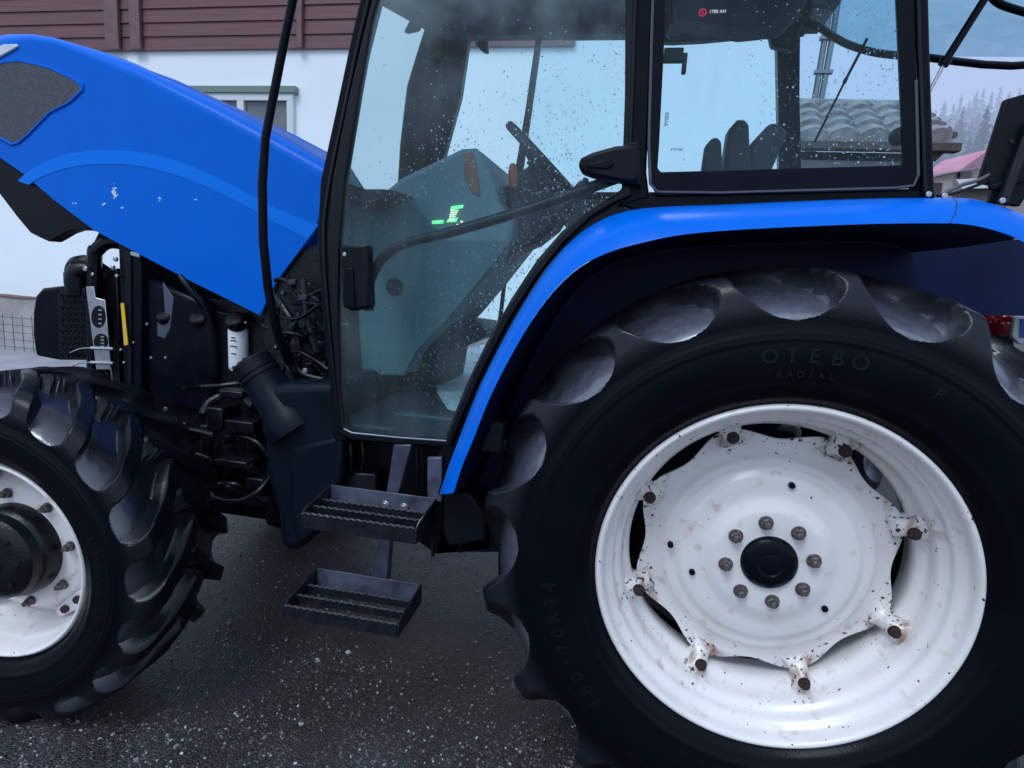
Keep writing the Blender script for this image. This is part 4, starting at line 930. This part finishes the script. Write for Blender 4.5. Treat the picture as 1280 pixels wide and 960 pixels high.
# shed with tiled roof at the right
sh = bpy.data.objects.new('shed', None); COL.objects.link(sh); sh.location = (2.5, 8.5, 0); WL['shed'] = Vector(sh.location)
tag(sh, 'brown timber shed with wavy grey roof tiles beyond the tractor cab', 'shed')
e0, e1 = P(960, 172, 7.2), P(1189, 174, 7.2); r0, r1 = P(960, 131, 8.6), P(1146, 135, 8.6)
bm = NB(); nt_ = 16; L_e = (e1-e0).length
for j in range(4):
    rows = []
    for t, dz in ((j/4+.01, -.06), (j/4, .06), ((j+.35)/4, .05), ((j+.7)/4, .025), ((j+1.06)/4, .0)):
        row = []
        for i in range(221):
            s_ = i/220; p = e0.lerp(e1, s_).lerp(r0.lerp(r1, s_), t); ph_ = s_*L_e/.36*2*PI
            row.append(p+Vector((0, -.05*abs(math.sin(ph_/2)), dz+(.06*abs(math.sin(ph_/2)) if dz > -.02 or j else .0))))
        rows.append(row)
    grid(bm, rows)
TILE = mat('grey_roof_tile', (.15, .135, .135), .45, var=(6, .8, (.32, .31, .33), .3))
obj('roof', bm, TILE, sh, sharp=40)
bm = NB(); tube(bm, [r0+Vector((-.1, 0, .03)), r1+Vector((.05, 0, .03))], .07, 10); obj('ridge', bm, TILE, sh)
bm = NB(); hip = [r1.lerp(e1, k/7) for k in range(8)]
for k in range(7): tube(bm, [hip[k]+Vector((.02, 0, .03)), hip[k+1]+Vector((.02, 0, .045))], [.035, .045], 10)
obj('hip_tiles', bm, TILE, sh)
WOOD = mat('dark_shed_timber', (.055, .038, .034), .7, bump=(20, .4, .01), var=(5, .8, (.09, .062, .055)))
bm = NB(); box(bm, ((e0.x+e1.x)/2+.05, 7.2, e0.z-.09), (e1.x-e0.x+.1, .16, .10)); obj('eave_beam', bm, WOOD, sh, .01)
xr = P(1162, 190, 7.5).x
bm = NB(); box(bm, ((e0.x+xr)/2, 9.0, e0.z/2-.05), (xr-e0.x, 3.0, e0.z-.1)); shw = obj('wall', bm, WOOD, sh)
bm = NB()
for k in range(14): box(bm, (e0.x+.06+k*.16, 7.485, e0.z/2-.2), (.13, .025, e0.z-.5))
obj('cladding', bm, mat('weathered_boards', (.12, .09, .085), .7, var=(4, .9, (.055, .04, .038))), shw, .006)
bm = NB(); box(bm, ((e0.x+xr)/2, 7.44, P(1060, 201, 7.44).z-.25), (xr-e0.x, .03, .5)); obj('pale_panel', bm, mat('pale_board', (.33, .33, .35), .7, var=(3, .8, (.2, .2, .2))), shw, .004)
bm = NB(); pts = smooth_path([P(1171, 178, 7.25), P(1170, 188, 7.25), P(1164, 196, 7.25), P(1158, 204, 7.25)], 5); tube(bm, pts, .055, 8); tube(bm, [P(1181, 179, 7.25), P(1176, 190, 7.25), P(1166, 199, 7.25)], .04, 8); obj('eave_bracket', bm, WOOD, sh)
# flue pipes behind the shed
bm = NB(); Y = 9.4
for a, c_ in (((1034, 30), (1014, 150)), ((1043, 32), (1022, 150))): tube(bm, [P(*a, Y)+Vector((0, 0, .9)), P(*a, Y), P(*c_, Y), Vector((P(*c_, Y).x, Y, 0))], .045, 12)
for t in (.15, .5, .85):
    p = P(1034, 30, Y).lerp(P(1014, 150, Y), t); box(bm, p+Vector((.055, -.02, 0)), (.26, .1, .05))
tag(obj('flue_pipe', bm, mat('galvanised_flue', (.20, .22, .25), .4, metal=.6)), 'twin galvanised flue pipe with clamp bands behind the tiled shed roof', 'pipe')

# distant pink-roofed house
ph = bpy.data.objects.new('distant_house', None); COL.objects.link(ph); ph.location = (16, 36, 0); WL['distant_house'] = Vector(ph.location)
tag(ph, 'distant house with pink tin roof below the misty forest', 'house')
D = 36.
gl, gc, gt = P(1150, 221, D), P(1199, 213, D), P(1238, 186, D+1.5)
er = P(1290, 199, D+7)
PINK = mat('pink_tin_roof', (.52, .20, .27), .45, var=(1.2, .6, (.62, .30, .38)))
PW = mat('pale_pink_wall', (.42, .32, .31), .8, var=(.8, .6, (.34, .26, .26)))
tb_ = P(1128, 221, D+9)
bm = NB(); rl = P(1190, 190, D+6)
v = [gl, gc, gt, rl]
poly(bm, [gl, gc, gt, P(1180, 200, D+5)]); poly(bm, [gc, er, P(1300, 178, D+9), gt]); 
bm2 = bm; obj('roof', bm2, PINK, ph)
bm = NB(); prism(bm, [Vector((gl.x+.5, D+.3, 0)), Vector((gc.x-.1, D+.3, 0)), Vector((gc.x-.1, D+.3, gc.z-.05)), Vector((gl.x+.5, D+.3, gl.z-.1))], (0, 5, 0))
prism(bm, [Vector((gc.x-.1, D+.35, 0)), Vector((er.x, D+6.5, 0)), Vector((er.x, D+6.5, er.z-.1)), Vector((gc.x-.1, D+.35, gc.z-.05))], (-1, 4, 0)); pw = obj('wall', bm, PW, ph)
bm = NB(); c = P(1210, 220, D); box(bm, c+Vector((.1, .6, 0)), (.55, .3, .6)); obj('window', bm, mat('far_window', (.06, .055, .06), .3), pw)
bm = NB(); prism(bm, PL([(1195, 224), (1250, 222), (1262, 234), (1203, 236)], D-1.5), (0, .3, 0)); obj('porch_roof', bm, mat('snowy_roof', (.62, .62, .66), .6), ph)
bm = NB(); prism(bm, [P(1203, 237, D-1.2), P(1262, 235, D-1.2), Vector((P(1262, 235, D-1.2).x, D-1.2, 0)), Vector((P(1203, 237, D-1.2).x, D-1.2, 0))], (0, 1.0, 0)); obj('porch', bm, mat('dark_porch', (.09, .075, .075), .7), ph)

# hill with conifers, in mist
def hz(x, y): return max(0., (y-70)*.17)+2.5*noise.noise(Vector((x*.02, y*.02, 0)))*min(1, max(0, (y-70)/30))
bm = NB(); rows = []
for j in range(30):
    y = 70+j*6; rows.append([Vector((x, y, hz(x, y)-.05)) for x in [-60+i*8 for i in range(32)]])
grid(bm, rows); S('hill', bm, mat('hillside', (.03, .04, .035), .9, var=(.2, .8, (.05, .055, .045))))
FOL = mat('conifer_needles', (.022, .034, .030), .8, var=(.8, .8, (.04, .055, .045)))
BARK = mat('conifer_bark', (.05, .04, .035), .9)
def conifer_meshes(seed, h):
    r_ = random.Random(seed); bm = NB()
    for i in range(620):
        t = r_.random()**1.15; z = h*(.10+.89*t); rad = (h*.235*(1-t)**.85+.15)*(.8+.25*math.sin(t*23+seed)); a = r_.random()*2*PI
        L_ = rad*r_.uniform(.5, 1.15); dr = -L_*r_.uniform(.15, .5)
        d_ = Vector((math.cos(a), math.sin(a), 0)); s_ = Vector((-math.sin(a), math.cos(a), 0)); o_ = Vector((0, 0, z))
        for q_ in range(3):
            f0 = q_/3+r_.uniform(0, .1); f1 = (q_+1)/3+.08; w0 = L_*.20*(1.1-f0)+.07
            p0 = o_+d_*L_*f0+Vector((0, 0, dr*f0**1.5)); p1 = o_+d_*L_*f1+Vector((0, 0, dr*f1**1.5))
            sg = r_.uniform(-.7, .7)*w0
            poly(bm, [p0-s_*w0+Vector((0, 0, sg)), p0+s_*w0-Vector((0, 0, sg)), p1+s_*w0*.5, p1-s_*w0*.55])
    me = bpy.data.meshes.new('crown'); bm.to_mesh(me); bm.free(); me.materials.append(FOL)
    bm = NB(); tube(bm, [(0, 0, -.3), (0, 0, h*.5), (0, 0, h*.97)], [h*.014, h*.010, .02], 7); mt = bpy.data.meshes.new('trunk'); bm.to_mesh(mt); bm.free(); mt.materials.append(BARK)
    return me, mt
KINDS = [conifer_meshes(s, 14.) for s in range(4)]
def conifer(px, py, Y, kind, label, h=None):
    top = P(px, py, Y); z0 = hz(top.x, Y)
    s = max(.35, (top.z-z0)/14.)
    o = bpy.data.objects.new('conifer', KINDS[kind][1]); COL.objects.link(o); o.location = (top.x, Y, z0); o.scale = (s*.9, s*.9, s); o.rotation_euler.z = px*.7
    c_ = bpy.data.objects.new('crown', KINDS[kind][0]); COL.objects.link(c_); c_.parent = o
    tag(o, label, 'tree', 'conifers on the misty hillside')
    return o
conifer(1236, 130, 96, 0, 'tall dark conifer beside the black folding board, nearest of the misty forest')
conifer(1206, 131, 104, 1, 'slim dark conifer above the pink roof, left of the tallest nearest one')
rg = random.Random(5)
far_lab = 'grey conifer fading into the mist on the hillside'
for k, (px, py, Y) in enumerate([(1176, 148, 112), (1188, 142, 118), (1197, 150, 110), (1216, 145, 114), (1224, 138, 122), (1248, 142, 110), (1258, 136, 116), (1170, 135, 138), (1182, 124, 145), (1193, 128, 140), (1203, 116, 150), (1213, 122, 142), (1222, 112, 152), (1231, 108, 158), (1241, 112, 150), (1252, 106, 160), (1263, 112, 150), (1276, 108, 150), (1160, 140, 130), (1150, 150, 120), (1168, 165, 100), (1180, 168, 98), (1192, 170, 96), (1222, 165, 97), (1214, 168, 95), (1250, 165, 95), (1290, 140, 110), (1310, 130, 120)]):
    conifer(px, py, Y, k % 4, far_lab)
# mist over the hillside, an even glow added for its scattered light
bm = NB(); box(bm, (60, 165, 40), (1400, 210, 160))
HZ = bpy.data.materials.new('mist'); HZ.use_nodes = True; nt = HZ.node_tree
for n in list(nt.nodes): nt.nodes.remove(n)
o_ = nt.nodes.new('ShaderNodeOutputMaterial'); ab = nt.nodes.new('ShaderNodeVolumeAbsorption'); ab.inputs[0].default_value = (0, 0, 0, 1); ab.inputs[1].default_value = .0115
em = nt.nodes.new('ShaderNodeEmission'); SKYC = (.72, .91, 1.26); em.inputs[0].default_value = (.45, .575, .86, 1); em.inputs[1].default_value = .0115
ad = nt.nodes.new('ShaderNodeAddShader'); nt.links.new(ab.outputs[0], ad.inputs[0]); nt.links.new(em.outputs[0], ad.inputs[1]); nt.links.new(ad.outputs[0], o_.inputs['Volume'])
S('mist', bm, HZ)

# ================================================================== LIGHT
EL, AZ = R(55), R(200)
w = bpy.data.worlds.new('World'); sc.world = w; w.use_nodes = True; nt = w.node_tree
bg = nt.nodes['Background']; bg.inputs[1].default_value = .1
sk = nt.nodes.new('ShaderNodeTexSky'); sk.sky_type = 'NISHITA'; sk.sun_disc = False; sk.sun_elevation = EL; sk.sun_rotation = AZ; sk.air_density = 1.5; sk.dust_density = 4
mx = nt.nodes.new('ShaderNodeMix'); mx.data_type = 'RGBA'; mx.inputs[0].default_value = .85
mx.inputs[7].default_value = (SKYC[0]*10, SKYC[1]*10, SKYC[2]*10, 1)
nt.links.new(sk.outputs[0], mx.inputs[6]); nt.links.new(mx.outputs[2], bg.inputs[0])
sd_ = bpy.data.lights.new('sun', 'SUN'); sd_.energy = 1.65; sd_.angle = R(25); sd_.color = (.78, .89, 1.)
so = bpy.data.objects.new('sun', sd_); COL.objects.link(so)
dv = Vector((math.sin(AZ)*math.cos(EL), math.cos(AZ)*math.cos(EL), math.sin(EL)))
so.rotation_euler = dv.to_track_quat('Z', 'Y').to_euler(); so.location = (0, -10, 20)
sc.view_settings.view_transform = 'Standard'; sc.view_settings.look = 'None'; sc.view_settings.exposure = 0
sc.cycles.transparent_max_bounces = 20; sc.cycles.max_bounces = 8; sc.cycles.volume_bounces = 0
